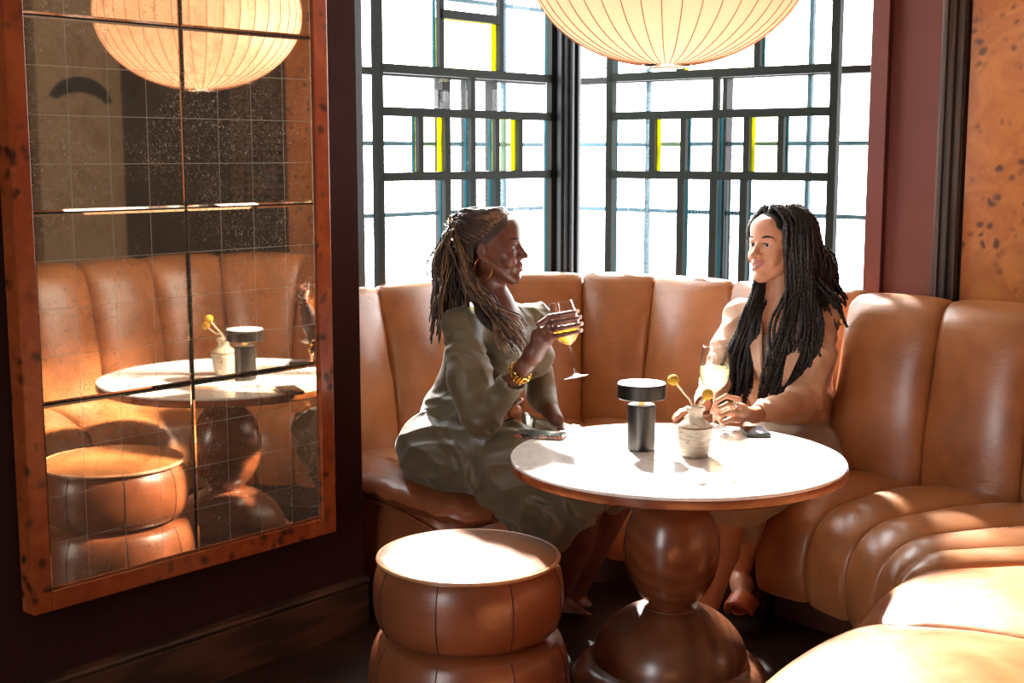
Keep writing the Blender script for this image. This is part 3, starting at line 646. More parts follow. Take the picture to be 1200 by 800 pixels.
# ================================================================== pendant
PC = A(781, 78, 3.62); PR, PH = .372, .275; pc = np.array([PC[0], 3.62, PC[2]+PH])
t = NT('spun_lamp_shell'); d = t.n('BsdfDiffuse'); d.inputs[0].default_value = lin((248, 218, 190)); tr = t.n('BsdfTranslucent'); tr.inputs[0].default_value = lin((250, 214, 182)); mx = t.n('MixShader'); mx.inputs[0].default_value = .5
t.l(d.outputs[0], mx.inputs[1]); t.l(tr.outputs[0], mx.inputs[2]); t.l(mx.outputs[0], t.out.inputs[0]); M['shell'] = t.m
pd = root('pendant_lamp', pc, 'large ribbed cream bubble pendant lamp hanging over the table', 'lamp')
mb = MB(); L = []; nr = 40; ns = nr*6
for i in range(41):
    th = math.pi*(.055+.89*i/40); ring = []
    for j in range(ns):
        q = 2*math.pi*j/ns; sc_ = 1-.010*math.sin(math.pi*((j % 6)/6))*math.sin(th)
        ring.append(pc+np.array([PR*sc_*math.sin(th)*math.cos(q), PR*sc_*math.sin(th)*math.sin(q), -PH*math.cos(th)]))
    L.append(ring)
sh_ = mb.loops(L, True, False).build('shell', M['shell'], pd, pc, sharp=0)
M['rib'] = plain('lamp_rib_wire', (168, 104, 66), .6)
for j in range(nr):
    q = 2*math.pi*(j)/nr; mb = MB(); mb.tube([pc+np.array([(PR+.0008)*math.sin(th)*math.cos(q), (PR+.0008)*math.sin(th)*math.sin(q), -(PH+.0008)*math.cos(th)]) for th in np.linspace(math.pi*.055, math.pi*.945, 36)], .0013, 5); mb.build('rib', M['rib'], sh_, pc)
rb_ = PR*math.sin(math.pi*.055); zb = -PH*math.cos(math.pi*.055)
mb = MB(); mb.lathe([(rb_+.004, zb+.006), (rb_+.005, zb), (rb_, zb-.006), (rb_-.012, zb-.006), (rb_-.012, zb+.0)], pc, 48); mb = MB().lathe([(rb_+.004, zb+.006), (rb_+.005, zb), (rb_, zb-.006), (rb_-.012, zb-.006), (rb_-.012, zb+.003)], pc, 48, caps=False); mb.build('bottom_ring', M['silver'], pd, pc)
mb = MB(); mb.tube([pc+np.array([0, 0, PH-.02]), np.array([pc[0], pc[1], CEIL])], .004); mb.build('cord', M['silver'], pd, pc)
mb = MB(); mb.lathe([(.05, CEIL-pc[2]-.03), (.06, CEIL-pc[2]), (.01, CEIL-pc[2])], pc, 32); mb.build('ceiling_rose', M['silver'], pd, pc)
mb = MB(); mb.ell(pc, (.05, .05, .065)); mb.build('bulb', M['amber2'] if 'amber2' in M else M['amber'], pd, pc)
# ================================================================== far side of the room (seen in the mirror)
def mir(x, y, b):                      # point seen in the mirror at photo x,y lying on the plane b
    n = N; p0 = AB(0, .051); r = ray(x, y); tt = ((p0-CAM)@n)/(r@n); P = CAM+r*tt; d = r-2*(r@n)*n; s = (b-.051)/(d@n); return P+d*s

M_r = wood('woven_rattan', (58, 38, 24), (150, 108, 66), (1, 1, 1), (0, 0, 0), .7, False, 30, 0)
hc = AB(2.95, 4.15, 1.75); hl = root('woven_rattan_hanging_lamp', hc, 'woven rattan drum lamp seen only as a reflection in the mirror', 'lamp')
mb = MB(); nrow = 22; ncol = 40
for i in range(nrow):
    z = -.52+1.04*i/(nrow-1)
    mb.tube([hc+np.array([(.27+.012*(1 if (j+i) % 2 else -1))*math.cos(2*math.pi*j/ncol), (.27+.012*(1 if (j+i) % 2 else -1))*math.sin(2*math.pi*j/ncol), z]) for j in range(ncol)], .010, 5, closed=True)
mb.build('weave', M_r, hl, hc)
mb = MB(); [mb.tube([hc+np.array([.27*math.cos(q), .27*math.sin(q), z]) for z in (-.54, .54)], .007, 6) for q in np.linspace(0, 2*math.pi, 20, endpoint=False)]; mb.build('stake', M_r, hl, hc)
mb = MB(); mb.tube([hc+np.array([0, 0, .5]), np.array([hc[0], hc[1], CEIL])], .006); mb.tube([hc+np.array([-.27, 0, .52]), hc+np.array([.27, 0, .52])], .006); mb.build('cord', M['black'], hl, hc)
# black crescent wall ornament on the beige pier
cc = AB(1.68, 4.445, 1.93); co_ = root('crescent_wall_ornament', cc, 'black crescent ornament on a beige pier, seen only in the mirror', 'wall ornament')
mb = MB(); L = []
for i in range(15):
    t_ = i/14; th = math.radians(150-130*t_); rw = .055*math.sin(math.pi*min(1, .12+t_*.8))+.004
    for_r = (.21+rw, .21-rw); L.append([AB(1.68+rr_*math.cos(th), bb, 1.80+rr_*.8*math.sin(th)) for rr_, bb in ((for_r[0], 4.447), (for_r[0], 4.425), (for_r[1], 4.425), (for_r[1], 4.447))])
mb.loops(L).build('crescent', M['black'], co_, cc, sharp=30)
# ================================================================== people
M['skinL'] = skin('deep_brown_skin', (102, 60, 46), .36); M['skinR'] = skin('tan_skin', (196, 138, 106))
M['lipL'] = skin('berry_lips', (132, 70, 62), .3); M['lipR'] = skin('rose_lips', (166, 98, 84), .3)
M['teeth'] = plain('teeth', (235, 228, 218), .25, var=.02); M['eyew'] = plain('eye_white', (190, 180, 172), .15, var=.01); M['iris'] = plain('dark_iris', (40, 24, 18), .1)
M['dark_nail'] = plain('coral_nail_polish', (196, 70, 56), .2); M['nail'] = plain('pale_nail_polish', (240, 214, 206), .2)
M['olive'] = cloth('olive_satin_dress', (102, 90, 65), .48, .3); M['olive_c'] = cloth('olive_cuff', (132, 126, 102), .5)
M['belt'] = leather('tan_belt_leather', (176, 112, 74)); M['blazer'] = cloth('blush_beige_blazer', (206, 162, 130), .6, .2); M['blazer_l'] = cloth('blazer_lapel', (216, 180, 154), .5)
M['cami'] = cloth('ivory_satin_camisole', (214, 208, 200), .35); M['skirt'] = cloth('taupe_skirt', (176, 154, 130), .7)
M['locA'] = plain('dark_brown_locs', (54, 36, 26), .55, var=.35, scale=60, bstr=.5); M['locB'] = plain('honey_brown_locs', (112, 82, 56), .5, var=.35, scale=60, bstr=.5)
M['hair'] = plain('black_twists', (18, 16, 17), .38, var=.3, scale=90, bstr=.4); M['brow'] = plain('dark_brow_hair', (28, 18, 14), .7)
def unit(v): v = np.array(v, float); return v/np.linalg.norm(v)
def frame(f, up=(0, 0, 1)):
    f = unit(f); r = unit(np.cross(f, up)); u = np.cross(r, f); return r, f, u       # right, forward, up
def head(fl, c, fr, s=1.0, sq=0.0):
    r, f, u = fr; P = lambda x, y, z: c+(r*x+f*y+u*z)*s
    E = lambda p, rad, k=.02, op='add': fl.ell(P(*p), np.array(rad)*s, fr, k, op)
    E((0, -.012, .036), (.073, .092, .080)); E((0, .035, .015), (.064, .060, .072), .03)
    E((0, .047, -.045), (.046, .044, .058), .03)
    for x in (-1, 1):
        fl.cap(P(x*.058, .0, -.035), P(x*.016, .070, -.100), .016*s, .012*s, .03)      # jaw line
        E((x*.036, .066, -.030), (.023, .022, .021), .018)                                # cheek
        E((x*.044, .060, .0), (.016, .018, .014), .015)
    E((0, .078, -.099), (.017, .015, .015), .022)                                          # chin
    E((0, .073, .055), (.045, .022, .030), .03)                                            # forehead
    for x in (-1, 1):
        E((x*.031, .098, .001), (.017, .016, .011), .010, 'sub')                          # eye socket
        fl.cap(P(x*.014, .0885, .017), P(x*.046, .078, .016), .0060*s, .005*s, .012)      # brow ridge
    for x in (-1, 1):
        E((x*.031, .0775, .0090-sq), (.0150, .0142, .0074), .003); E((x*.031, .0765, -.0092+sq), (.0140, .0130, .0058), .004)      # eyelids
    fl.cap(P(0, .087, .010), P(0, .107, -.024), .0068*s, .0100*s, .010); E((0, .112, -.030), (.0120, .0098, .0092), .006)
    for x in (-1, 1): E((x*.0140, .0990, -.034), (.0085, .0095, .0072), .006)
    E((0, .086, -.061), (.028, .016, .018), .014)                                          # muzzle
    MP = lambda x, z, o: P(x, .0985+o-.018*(x/.03)**2, z)
    for x in (-1, 1):
        fl.chain([MP(0, -.0545, .002), MP(x*.010, -.0528, .002), MP(x*.022, -.0515, -.001), MP(x*.030, -.0490, -.004)], np.array([.0042, .0046, .0038, .0022])*s, .002)   # upper lip
        fl.chain([MP(0, -.0725, .001), MP(x*.012, -.0705, .001), MP(x*.022, -.0640, -.002), MP(x*.030, -.0500, -.004)], np.array([.0056, .0052, .0040, .0022])*s, .002)   # lower lip
        E((x*.041, .070, -.046), (.011, .013, .015), .02)
    for x in np.linspace(-1, 1, 9): fl.cap(MP(x*.022, -.0580+.0035*x*x-.0010, -.001), MP(x*.022, -.0655+.0075*x*x-.001, -.001), .0024*s, .0024*s, .001, 'sub')
    for x in (-1, 1):
        e = P(x*.076, -.006, -.010); fl.ell(e, np.array((.008, .017, .029))*s, fr, .008); fl.ell(P(x*.085, -.001, -.006), np.array((.008, .011, .018))*s, fr, .004, 'sub'); fl.ell(P(x*.077, -.002, -.034), np.array((.006, .008, .008))*s, fr, .006)
    return P
def lips_fn(c, fr, s):
    r, f, u = fr
    def fn(Q):
        q = (Q-c)/s; x, y, z = q@r, q@f, q@u
        yy = .0985-.018*(x/.03)**2; ax_ = np.abs(x)
        up_ = (np.abs(z+.0535-.10*ax_) < .0052) & (y > yy-.004) & (ax_ < .027)
        lo = (np.abs(z+.0730-.012*(ax_/.03)-.010*(ax_/.03)**2) < .0064) & (y > yy-.004) & (ax_ < .026)
        return (up_ | lo)
    return fn
def face_parts(c, fr, s, par, org, look=(0, 0)):
    r, f, u = fr; P = lambda x, y, z: c+(r*x+f*y+u*z)*s
    for x in (-1, 1):
        e = P(x*.031, .0775, .001); mb = MB(); mb.ell(e, np.array((.0125, .0125, .0115))*s, fr, 20, 0)
        g = unit(f+r*look[0]+u*look[1]); mb.ell(e+g*.0082*s, np.array((.0068, .0052, .0068))*s, frame(g), 14, 1); ey_ = mb.build('eye', [M['eyew'], M['iris']], par, org)
        mb = MB(); mb.tube([P(x*(.019+.0245*t), .0925-.015*t*t, .0035+.0030*math.sin(math.pi*t)-.001*t) for t in np.linspace(0, 1, 9)], [.0015*s*(1+.6*math.sin(math.pi*t)) for t in np.linspace(0, 1, 9)], 6); mb.build('eyelashes', M['brow'], ey_, org)
        mb = MB(); mb.tube([P(x*(.013+.037*t), .0945-.017*t*t, .0205+.0085*math.sin(math.pi*t*.75)-.004*t) for t in np.linspace(0, 1, 10)], [.0034*s*(.75+.5*math.sin(math.pi*min(1, t*1.1))) for t in np.linspace(0, 1, 10)], 6); mb.build('eyebrow', M['brow'], par, org)
    mb = MB(); mb.loops([[P(.024*t, .0925-.0125*t*t, -.0545+.002*t*t), P(.024*t, .0955-.0125*t*t, -.0550+.002*t*t), P(.024*t, .0950-.0125*t*t, -.0650+.009*t*t), P(.024*t, .0925-.0125*t*t, -.0650+.009*t*t)] for t in np.linspace(-1, 1, 15)]); mb.build('teeth', M['teeth'], par, org)
def fingers(fl, chains, r=.0078, k=.006):
    for ch in chains:
        n = len(ch); rs = [r*(1.12-.28*i/(n-1)) for i in range(n)]; fl.chain(ch, rs, k)
def nails(chains, mat, par, org, nr, w=.0062, ln=.007):
    for ch, nn in zip(chains, nr):
        t = unit(ch[-1]-ch[-2]); nn = unit(np.array(nn)-t*(np.array(nn)@t)); x = np.cross(t, nn)
        mb = MB(); mb.ell(ch[-1]+nn*.0052+t*.002, (w, ln, .0022), (x, t, nn), 12); mb.build('fingernail', mat, par, org)
# ------------------------------------------------------------------ woman in the olive dress
YL = 4.36
hcL = A(574, 289, YL); fL = unit((1, -.24, .03)); frL = frame(fL); sL = 1.06
pelL = A(538, 522, 4.44); chL = A(585, 412, 4.42); neckL = A(580, 362, 4.40); shN = A(541, 378, 4.27); shF = A(628, 372, 4.54)
hipN = pelL+np.array([-.055, -.065, -.0]); hipF = pelL+np.array([.06, .075, 0])
knN = A(690, 572, 4.00); knF = A(735, 560, 4.22); anN = A(655, 694, 4.34); anF = A(672, 694, 4.40)
elN = A(566, 492, 4.12); wrN = A(614, 430, 4.02); haN = A(637, 398, 3.99)
elF = A(634, 462, 4.50); wrF = A(652, 492, 4.36); haF = A(664, 503, 4.26)
rootL = root('person', (pelL[0], pelL[1], .455), 'woman in an olive green dress with honey brown locs, hoop earring and raised wine glass', 'person'); oL = np.array(rootL.location)
fl = Field((-.46, 3.80, .02), (.42, 4.80, 1.42), .003)
P = head(fl, hcL, frL, sL, .0012)
fl.cap(hcL+np.array([-.02, 0, -.06]), neckL+np.array([.0, 0, -.005]), .050, .055, .03); fl.cap(neckL, chL, .06, .09, .05)
fl.cap(neckL+np.array([0, 0, -.02]), shN+UP*-.015, .040, .036, .04); fl.cap(neckL+np.array([0, 0, -.02]), shF+UP*-.018, .040, .034, .04)
fl.ell(chL+np.array([-.02, 0, .0]), (.10, .155, .15), frame(N)[0:1]+frame(N)[1:] if False else (N, U, UP), .05)
fl.cap(chL+np.array([-.03, 0, -.05]), pelL, .105, .13, .06); fl.cap(hipN, hipF, .11, .11, .05)
fl.chain([hipN, knN, anN], [.085, .062, .040], .03); fl.chain([knN+(anN-knN)*.15, knN+(anN-knN)*.45, anN], [.055, .058, .036], .02)
fl.chain([hipF, knF, anF], [.085, .060, .040], .03)
for an in (anN, anF): fl.chain([an, an+np.array([.03, -.02, -.055]), an+np.array([.11, -.07, -.075])], [.036, .032, .020], .02)
fl.chain([shN+UP*-.015, elN, wrN], [.040, .040, .026], .02); fl.chain([shF+UP*-.02, elF, wrF], [.036, .038, .026], .02)
# raised hand round the glass bowl
gd = unit(GLr-GLf); bc = GLf+gd*.168
fl.chain([wrN, wrN+(haN-wrN)*.5, haN], [.025, .029, .026], .015); fl.ell(haN+np.array([-.008, .0, .004]), (.030, .018, .036), (unit((1, 0, .5)), np.array((0, 1.0, 0)), unit((-.5, 0, 1))), .015)
gx = unit(np.cross(gd, (0, 1, 0))); gx = gx if gx[0] > 0 else -gx; gy = np.cross(gd, gx); gy = gy if gy[1] > 0 else -gy
def wrapf(h, start, e0, e1, R, n=5):
    pts = [np.array(start)]
    for i in range(n):
        t = e0+(e1-e0)*i/(n-1); pts.append(bc+gd*h+gx*R*math.cos(t)-gy*R*math.sin(t))
    return pts
fgL = []
for i, (h, sx, sy, R) in enumerate(((.030, 631, 380, .0485), (.010, 632, 391, .052), (-.010, 634, 400, .0515), (-.030, 637, 408, .044))):
    fgL.append(wrapf(h, A(sx, sy, 3.985), math.radians(150), math.radians(38-3*i), R, 6))
fingers(fl, fgL, .0076, .005)
thL = [A(630, 405, 4.00), A(638, 398, 4.04), bc-gx*.040+gy*.034+gd*-.012, bc-gx*.018+gy*.050+gd*.004]; fingers(fl, [thL], .0092, .008)
# far hand resting on the lap
fl.ell(haF, (.034, .026, .016), (unit((1, -.6, -.1)), unit((.6, 1, 0)), UP), .015)
fgF = [[haF+np.array([.012+.004*i, -.020+.016*i, .004]), haF+np.array([.042, -.036+.016*i, .004]), haF+np.array([.064, -.046+.016*i, -.010]), haF+np.array([.074, -.050+.016*i, -.026])] for i in range(4)]; fingers(fl, fgF, .0075, .004); fingers(fl, [[haF+np.array([-.012, -.022, 0]), haF+np.array([.014, -.046, 0]), haF+np.array([.036, -.058, -.006])]], .0088, .006)
lf = lips_fn(hcL, frL, sL)
field_obj(fl, 'body', [M['skinL'], M['lipL']], rootL, oL, lambda Q: lf(Q).astype(int))
face_parts(hcL, frL, sL, rootL, oL, (.0, 0))
nails(fgL, M['nail'], rootL, oL, [gx*.4-gy]*4, ln=.009)
# dress: bodice with sleeves, then skirt
fl = Field((-.48, 3.74, .16), (.42, 4.84, 1.16), .0042)
fl.cap(neckL+np.array([-.02, .01, -.035]), shN+np.array([.0, 0, -.002]), .056, .056, .05); fl.cap(neckL+np.array([-.02, .01, -.035]), shF+UP*-.004, .056, .054, .05)
fl.ell(chL+np.array([-.035, .005, .02]), (.118, .175, .16), (N, U, UP), .05)
for q in (-.075, .085): fl.ell(chL+N*.085+U*q+UP*-.02, (.068, .072, .072), (N, U, UP), .04)       # bust
fl.cap(chL+np.array([-.04, 0, -.05]), pelL+np.array([.0, 0, .07]), .135, .145, .06)
waist = chL*.42+pelL*.58
for t in np.linspace(0, 1, 1): fl.ell(waist+np.array([-.01, 0, 0]), (.14, .165, .08), (N, U, UP), .05)
fl.chain([shN+np.array([0, 0, -.01]), shN*.45+elN*.55+np.array([-.012, -.01, -.0]), elN+np.array([-.004, 0, .008]), elN+(wrN-elN)*.56], [.062, .074, .064, .047], .03)
fl.chain([shF, elF, elF+(wrF-elF)*.62], [.054, .048, .036], .03)
fl.cap(elN+(wrN-elN)*.60, elN+(wrN-elN)*.78, .0455, .043, .006)                                    # cuff hollow
fl.warp(folds([((.3, .2, 1.0), 26, .6), ((1, .3, .5), 34, .5), ((-.6, .2, 1), 44, .35)], .010, 3))
fl.cap(elN+(wrN-elN)*.70, elN+(wrN-elN)*.95, .036, .036, .004, 'sub')
v0 = neckL+N*.045+UP*.02; v1 = chL+N*.19+UP*-.03
fl.cap(v0+N*.02, v1+U*.01, .040, .012, .010, 'sub'); fl.cap(neckL+UP*.02, neckL+UP*.12, .050, .062, .01, 'sub')
field_obj(fl, 'dress_bodice', [M['olive']], rootL, oL)
fl = Field((-.50, 3.74, .14), (.52, 4.86, .80), .0042)
fl.ell(pelL+np.array([-.005, .01, .025]), (.165, .215, .13), (N, U, UP), .05)
fl.chain([hipN+np.array([-.015, 0, -.005]), hipN*.5+knN*.5+UP*.015, knN+np.array([.0, 0, .005])], [.150, .125, .092], .05)
fl.chain([hipF, hipF*.5+knF*.5+UP*.01, knF], [.145, .12, .092], .05)
hem = [A(572, 606, 4.20), A(604, 628, 4.13), A(636, 640, 4.07), A(668, 634, 4.02)]
for i in range(13):
    t = i/12; top_ = hipN*(1-t)*.6+knN*(t+.4*(1-t)); top_ = hipN*(.55*(1-t))+knN*(1-.55*(1-t)); k = min(int(t*3), 2); q = t*3-k; b = hem[k]*(1-q)+hem[k+1]*q
    fl.chain([top_+UP*-.02, (top_+b)/2+np.array([-.01, .0, .0]), b], [.085, .052+.006*math.sin(i*2.1), .016+.006*math.sin(i*2.6)], .035)
fl.chain([knF, A(742, 585, 4.22), A(737, 597, 4.24)], [.08, .035, .018], .03); fl.chain([knF, A(716, 590, 4.20), A(722, 600, 4.22)], [.08, .035, .018], .03)
fl.warp(folds([((.75, -.55, .5), 20, .7), ((.2, .7, 1), 26, .5), ((1, .5, -.6), 36, .4)], .019, 5))
field_obj(fl, 'dress_skirt', [M['olive']], rootL, oL)
# belt with knot
mb = MB(); pb = waist+np.array([-.008, 0, .0]); L = []
for q in np.linspace(-.80, 1.9, 40):
    p = pb+N*(.158*math.cos(q))+U*(.172*math.sin(q))+UP*(.004*math.sin(3*q)); o_ = unit((p-pb)*np.array([1, 1, 0])); L.append([p+UP*-.021, p+o_*.006+UP*-.019, p+o_*.006+UP*.019, p+UP*.021])
mb.loops(L); bt_ = mb.build('belt', M['belt'], rootL, oL)
bk = pb+N*.168+U*.02; mb = MB(); mb.ell(bk, (.020, .030, .027), (N, U, UP), 20); mb.loops([[bk+N*(.012+.004*t)+U*(x+.02*t)+UP*(-.01-.11*t) for x in (-.016, .016)]+[bk+N*(.006+.004*t)+U*(x+.02*t)+UP*(-.01-.11*t) for x in (.016, -.016)] for t in np.linspace(0, 1, 8)]); mb.build('belt_knot', M['belt'], bt_, oL)
# bracelet
fa = unit(wrN-elN); br = elN+(wrN-elN)*.90; e1 = unit(np.cross(fa, (0, 1, 0))); e2 = np.cross(fa, e1); mb = MB()
for i in range(11):
    q0 = 2*math.pi*i/11; c_ = br+(e1*math.cos(q0)+e2*math.sin(q0))*.0345; tn = -e1*math.sin(q0)+e2*math.cos(q0)
    mb.tube([c_+tn*.0085*math.cos(q)+fa*(.0085*math.sin(q)) for q in np.linspace(0, 2*math.pi, 12, endpoint=False)], .0027, 6, closed=True)
bb = br-fa*.012+np.array([.0, -.034, -.008])
for dx in (-1, 0, 1):
    for dz in (-1, 0, 1): mb.ell(bb+fa*dz*.009+e1*dx*.010+np.array([0, -.003*(1-abs(dx)), 0]), (.0062, .0062, .0062), n=8)
mb.build('bracelet', M['gold'], rootL, oL)
mb = MB(); ec = A(566, 315, YL-.085); mb.tube([ec+np.array([.0285*math.sin(q), -.010*math.sin(q), .037*math.cos(q)]) for q in np.linspace(0, 2*math.pi, 44, endpoint=False)], .0014, 8, closed=True); mb.build('hoop_earring', M['gold'], rootL, oL)
# hair: cap plus individual locs
def haircap(c, fr, s, mat, par, org, nv, cc, grow=.007):
    r, f, u = fr; fl = Field(c-.16*s, c+.16*s, .0036)
    fl.ell(c+(f*-.012+u*.036)*s, (np.array((.073, .092, .080))+grow)*s, fr, .01); fl.ell(c+(f*.035+u*.018)*s, (np.array((.064, .060, .072))+grow*.9)*s, fr, .03)
    fl.ell(c+(f*-.045+u*-.02)*s, np.array((.06, .05, .06))*s, fr, .03)
    nn = f*nv[0]+u*nv[1]; fl.halfspace(nn, nn@c+cc*s); return field_obj(fl, 'hair_cap', [mat], par, org)
haircap(hcL, frL, sL, M['locA'], rootL, oL, (-.66, .75), .002, .005)
r_, f_, u_ = frL; G = A(531, 262, 4.38)
def scalp(c, fr, az, el, g=.010, s=1.0):    # az from forward towards right, el up
    r, f, u = fr; d = np.array((.073+g, .092+g, .080+g))*s
    return c+(f*-.012+u*.036)*s+r*d[0]*math.cos(el)*math.sin(az)+f*d[1]*math.cos(el)*math.cos(az)+u*d[2]*math.sin(el)
def jit(a): return RNG.normal(0, a, 3)
mats = [MB(), MB()]
def loc(pts, rad, mb, n=46, sides=6, waver=.0015):
    C = cat(pts, n); ph = RNG.uniform(0, 6.28, 2); C = [p+np.array([math.sin(i*.9+ph[0]), math.cos(i*.8+ph[1]), 0])*waver for i, p in enumerate(C)]
    mb.tube(C, [rad*(1+.16*math.sin(i*1.7+ph[0]))*(1 if i < n-4 else .8) for i in range(n)], sides)
for i in range(58):                       # swept back over the crown to the gather
    az = math.radians(-118+236*i/57); el0 = math.radians(max(6, 46-34*abs(math.sin(az/1.25))**1.5))
    el0 += .10*(i % 2); P0 = scalp(hcL, frL, az, el0, .008, sL); pts = [P0]
    for t in (.3, .6, .85): pts.append(scalp(hcL, frL, az+(math.copysign(math.pi, az)-az)*t*.9, el0+(math.radians(48)-el0)*math.sin(t*math.pi*.6), .017+.004*(i % 2)+.004*abs(math.cos(az)), sL))
    pts.append(G+jit(.010)); loc(pts, .0052, mats[0 if i % 2 else 1], 30, 6, .0008)
for i in range(56):                       # combed back from the temples and behind the ears
    sd_ = 1 if i % 2 else -1; t = (i//2)/27; az = sd_*math.radians(52+62*t); el = math.radians(26-52*t); pts = [scalp(hcL, frL, az, el, .006, sL)]
    for q in (.35, .7): pts.append(scalp(hcL, frL, az+(sd_*math.pi-az)*q*.8, el+(math.radians(40)-el)*q, .013+.003*(i % 3), sL))
    pts.append(G+jit(.010)); loc(pts, .0050, mats[i % 3 == 0], 26, 6, .0006)
for i in range(150):                       # ponytail falling behind the near shoulder
    t = RNG.uniform(); sp_ = RNG.normal(0, 1)
    ex = 503+52*RNG.uniform(); ey = 345+60*RNG.uniform(); dy = 4.27+.16*RNG.uniform()
    pts = [G+jit(.010), A(522+10*RNG.uniform()-6*t, 272+10*t, dy+.02), A(507+34*t+RNG.normal(0, 4), 305+8*RNG.uniform(), dy), A(ex*.6+.4*(508+34*t), 338+RNG.normal(0, 5), dy-.01), A(ex, ey, dy-.02)]
    loc(pts, RNG.uniform(.0022, .0032), mats[int(RNG.uniform() < .5)], 40, 5, .0016)
for i in range(60):                       # locs brought forward over the shoulder
    t = i/59; dy = 4.19+.08*RNG.uniform(); ex = 590+28*RNG.uniform(); ey = 382+34*RNG.uniform()
    pts = [G+jit(.012)+np.array([0, -.02, 0]), A(538+10*t, 300+8*RNG.uniform(), 4.25+.03*t), A(546+14*t, 335+5*RNG.normal(), 4.22), A(562+20*t, 358+4*RNG.normal(), dy), A(ex-10, ey-14, dy-.02), A(ex, ey, dy-.01)]
    loc(pts, RNG.uniform(.0022, .0030), mats[int(RNG.uniform() < .5)], 44, 5, .0016)
for i in range(22):
    t = i/21; dy = 4.29; pts = [scalp(hcL, frL, math.radians(95+50*t), .2-.3*t, .004), A(552-14*t, 310, 4.28), A(556-14*t, 340, 4.27), A(560+20*t, 372+8*t, 4.235), A(590+18*t, 398, 4.20)]; loc(pts, .0036, mats[0], 36, 5, .0014)
mats[0].build('dark_locs', M['locA'], rootL, oL, sharp=0); mats[1].build('honey_locs', M['locB'], rootL, oL, sharp=0)
# ------------------------------------------------------------------ woman in the beige blazer
YR = 4.52
hcR = A(913, 287, YR); fR = unit((-.82, -.57, .04)); frR = frame(fR, unit((-.05, 0, 1))); sR = 1.07
chR = A(918, 410, 4.60); neckR = A(915, 352, 4.56); shRt = A(868, 372, 4.64); shLf = A(962, 372, 4.56); pelR = A(938, 522, 4.72)
TF = unit((-.50, -.86, 0)); TS = np.array([TF[1], -TF[0], 0])*-1; TS = unit((.86, -.50, 0)) if False else unit(shLf*np.array([1, 1, 0])-shRt*np.array([1, 1, 0])); TF = unit(np.cross(UP, TS)); TF = -TF if TF[1] > 0 else TF
elL_ = A(944, 462, 4.40); wrL_ = A(884, 486, 4.14); haL = A(860, 484, 4.05); elR_ = A(838, 448, 4.48); wrR_ = A(826, 474, 4.26); haR = A(812, 482, 4.16)
kR1 = A(858, 588, 4.10); kR2 = A(885, 580, 4.14); aR1 = A(830, 706, 4.14); aR2 = A(868, 668, 4.30)
rootR = root('person', (pelR[0], pelR[1], .455), 'woman in a beige blazer with long black twists, leaning over the table', 'person'); oR = np.array(rootR.location)
fl = Field((.42, 3.82, .02), (1.24, 4.98, 1.42), .003)
head(fl, hcR, frR, sR); hp1 = pelR-TS*.08; hp2 = pelR+TS*.08
fl.cap(hcR+np.array([.015, .01, -.06]), neckR, .048, .052, .03); fl.cap(neckR, chR, .06, .09, .05)
fl.cap(neckR+UP*-.02, shRt, .042, .048, .04); fl.cap(neckR+UP*-.02, shLf, .042, .048, .04); fl.ell(chR, (.145, .10, .15), (TS, TF, UP), .05)
fl.cap(chR+UP*-.05, pelR, .10, .13, .06); fl.cap(hp1, hp2, .11, .11, .05)
fl.chain([hp1, kR1, aR1], [.085, .058, .034], .03); fl.chain([kR1*.8+aR1*.2+np.array([.01, .02, 0]), kR1*.5+aR1*.5+np.array([.012, .02, 0]), aR1], [.048, .050, .032], .02)
fl.chain([hp2, kR2, aR2], [.085, .058, .036], .03)
fl.chain([aR1, aR1+np.array([-.015, .02, -.055]), aR1+np.array([-.045, -.07, -.095])], [.032, .032, .020], .015)
ft = A(872, 700, 4.20); fl.chain([aR2, ft+np.array([.0, .05, .03]), ft+np.array([-.01, -.02, -.01])], [.034, .036, .024], .015)
fl.chain([shLf, elL_, wrL_], [.048, .040, .024], .02); fl.chain([shRt, elR_, wrR_], [.048, .040, .024], .02)
# her left hand, curled toward the glass stem
fl.chain([wrL_, haL+np.array([.018, 0, 0])], [.024, .024], .015); fl.ell(haL+np.array([.012, 0, .002]), (.036, .017, .032), (unit((1, .15, -.05)), unit((-.15, 1, 0)), UP), .012)
fgR = []
for i in range(4):
    fgR.append([A(866+1.5*i, 468+8*i, 4.035), A(851+1.5*i, 464+9.2*i, 4.012), A(840+2*i, 470+8.4*i, 4.0), A(834+4.5*i, 482+5.2*i, 4.005)])
fingers(fl, fgR, .0078, .003); thR = [A(868, 482, 4.06), A(852, 480, 4.07), A(842, 484, 4.065), A(838, 490, 4.05)]; fingers(fl, [thR], .0088, .006)
fl.ell(haR, (.032, .024, .018), (unit((1, .6, .1)), unit((-.6, 1, 0)), UP), .015)
fgQ = [[haR+np.array([-.012, -.012+.015*i, .002]), haR+np.array([-.036, -.022+.013*i, -.002]), haR+np.array([-.054, -.030+.012*i, -.014]), haR+np.array([-.062, -.036+.012*i, -.026])] for i in range(4)]
fgQ = [[np.array([p[0], p[1], max(p[2], TZ+.009)]) for p in ch] for ch in fgQ]
fingers(fl, fgQ, .0074, .004); fingers(fl, [[haR+np.array([.0, -.022, 0]), haR+np.array([-.014, -.044, -.004]), haR+np.array([-.030, -.054, -.012])]], .0084, .006)
lf2 = lips_fn(hcR, frR, sR)
field_obj(fl, 'body', [M['skinR'], M['lipR']], rootR, oR, lambda Q: lf2(Q).astype(int))
face_parts(hcR, frR, sR, rootR, oR, (-.25, 0))
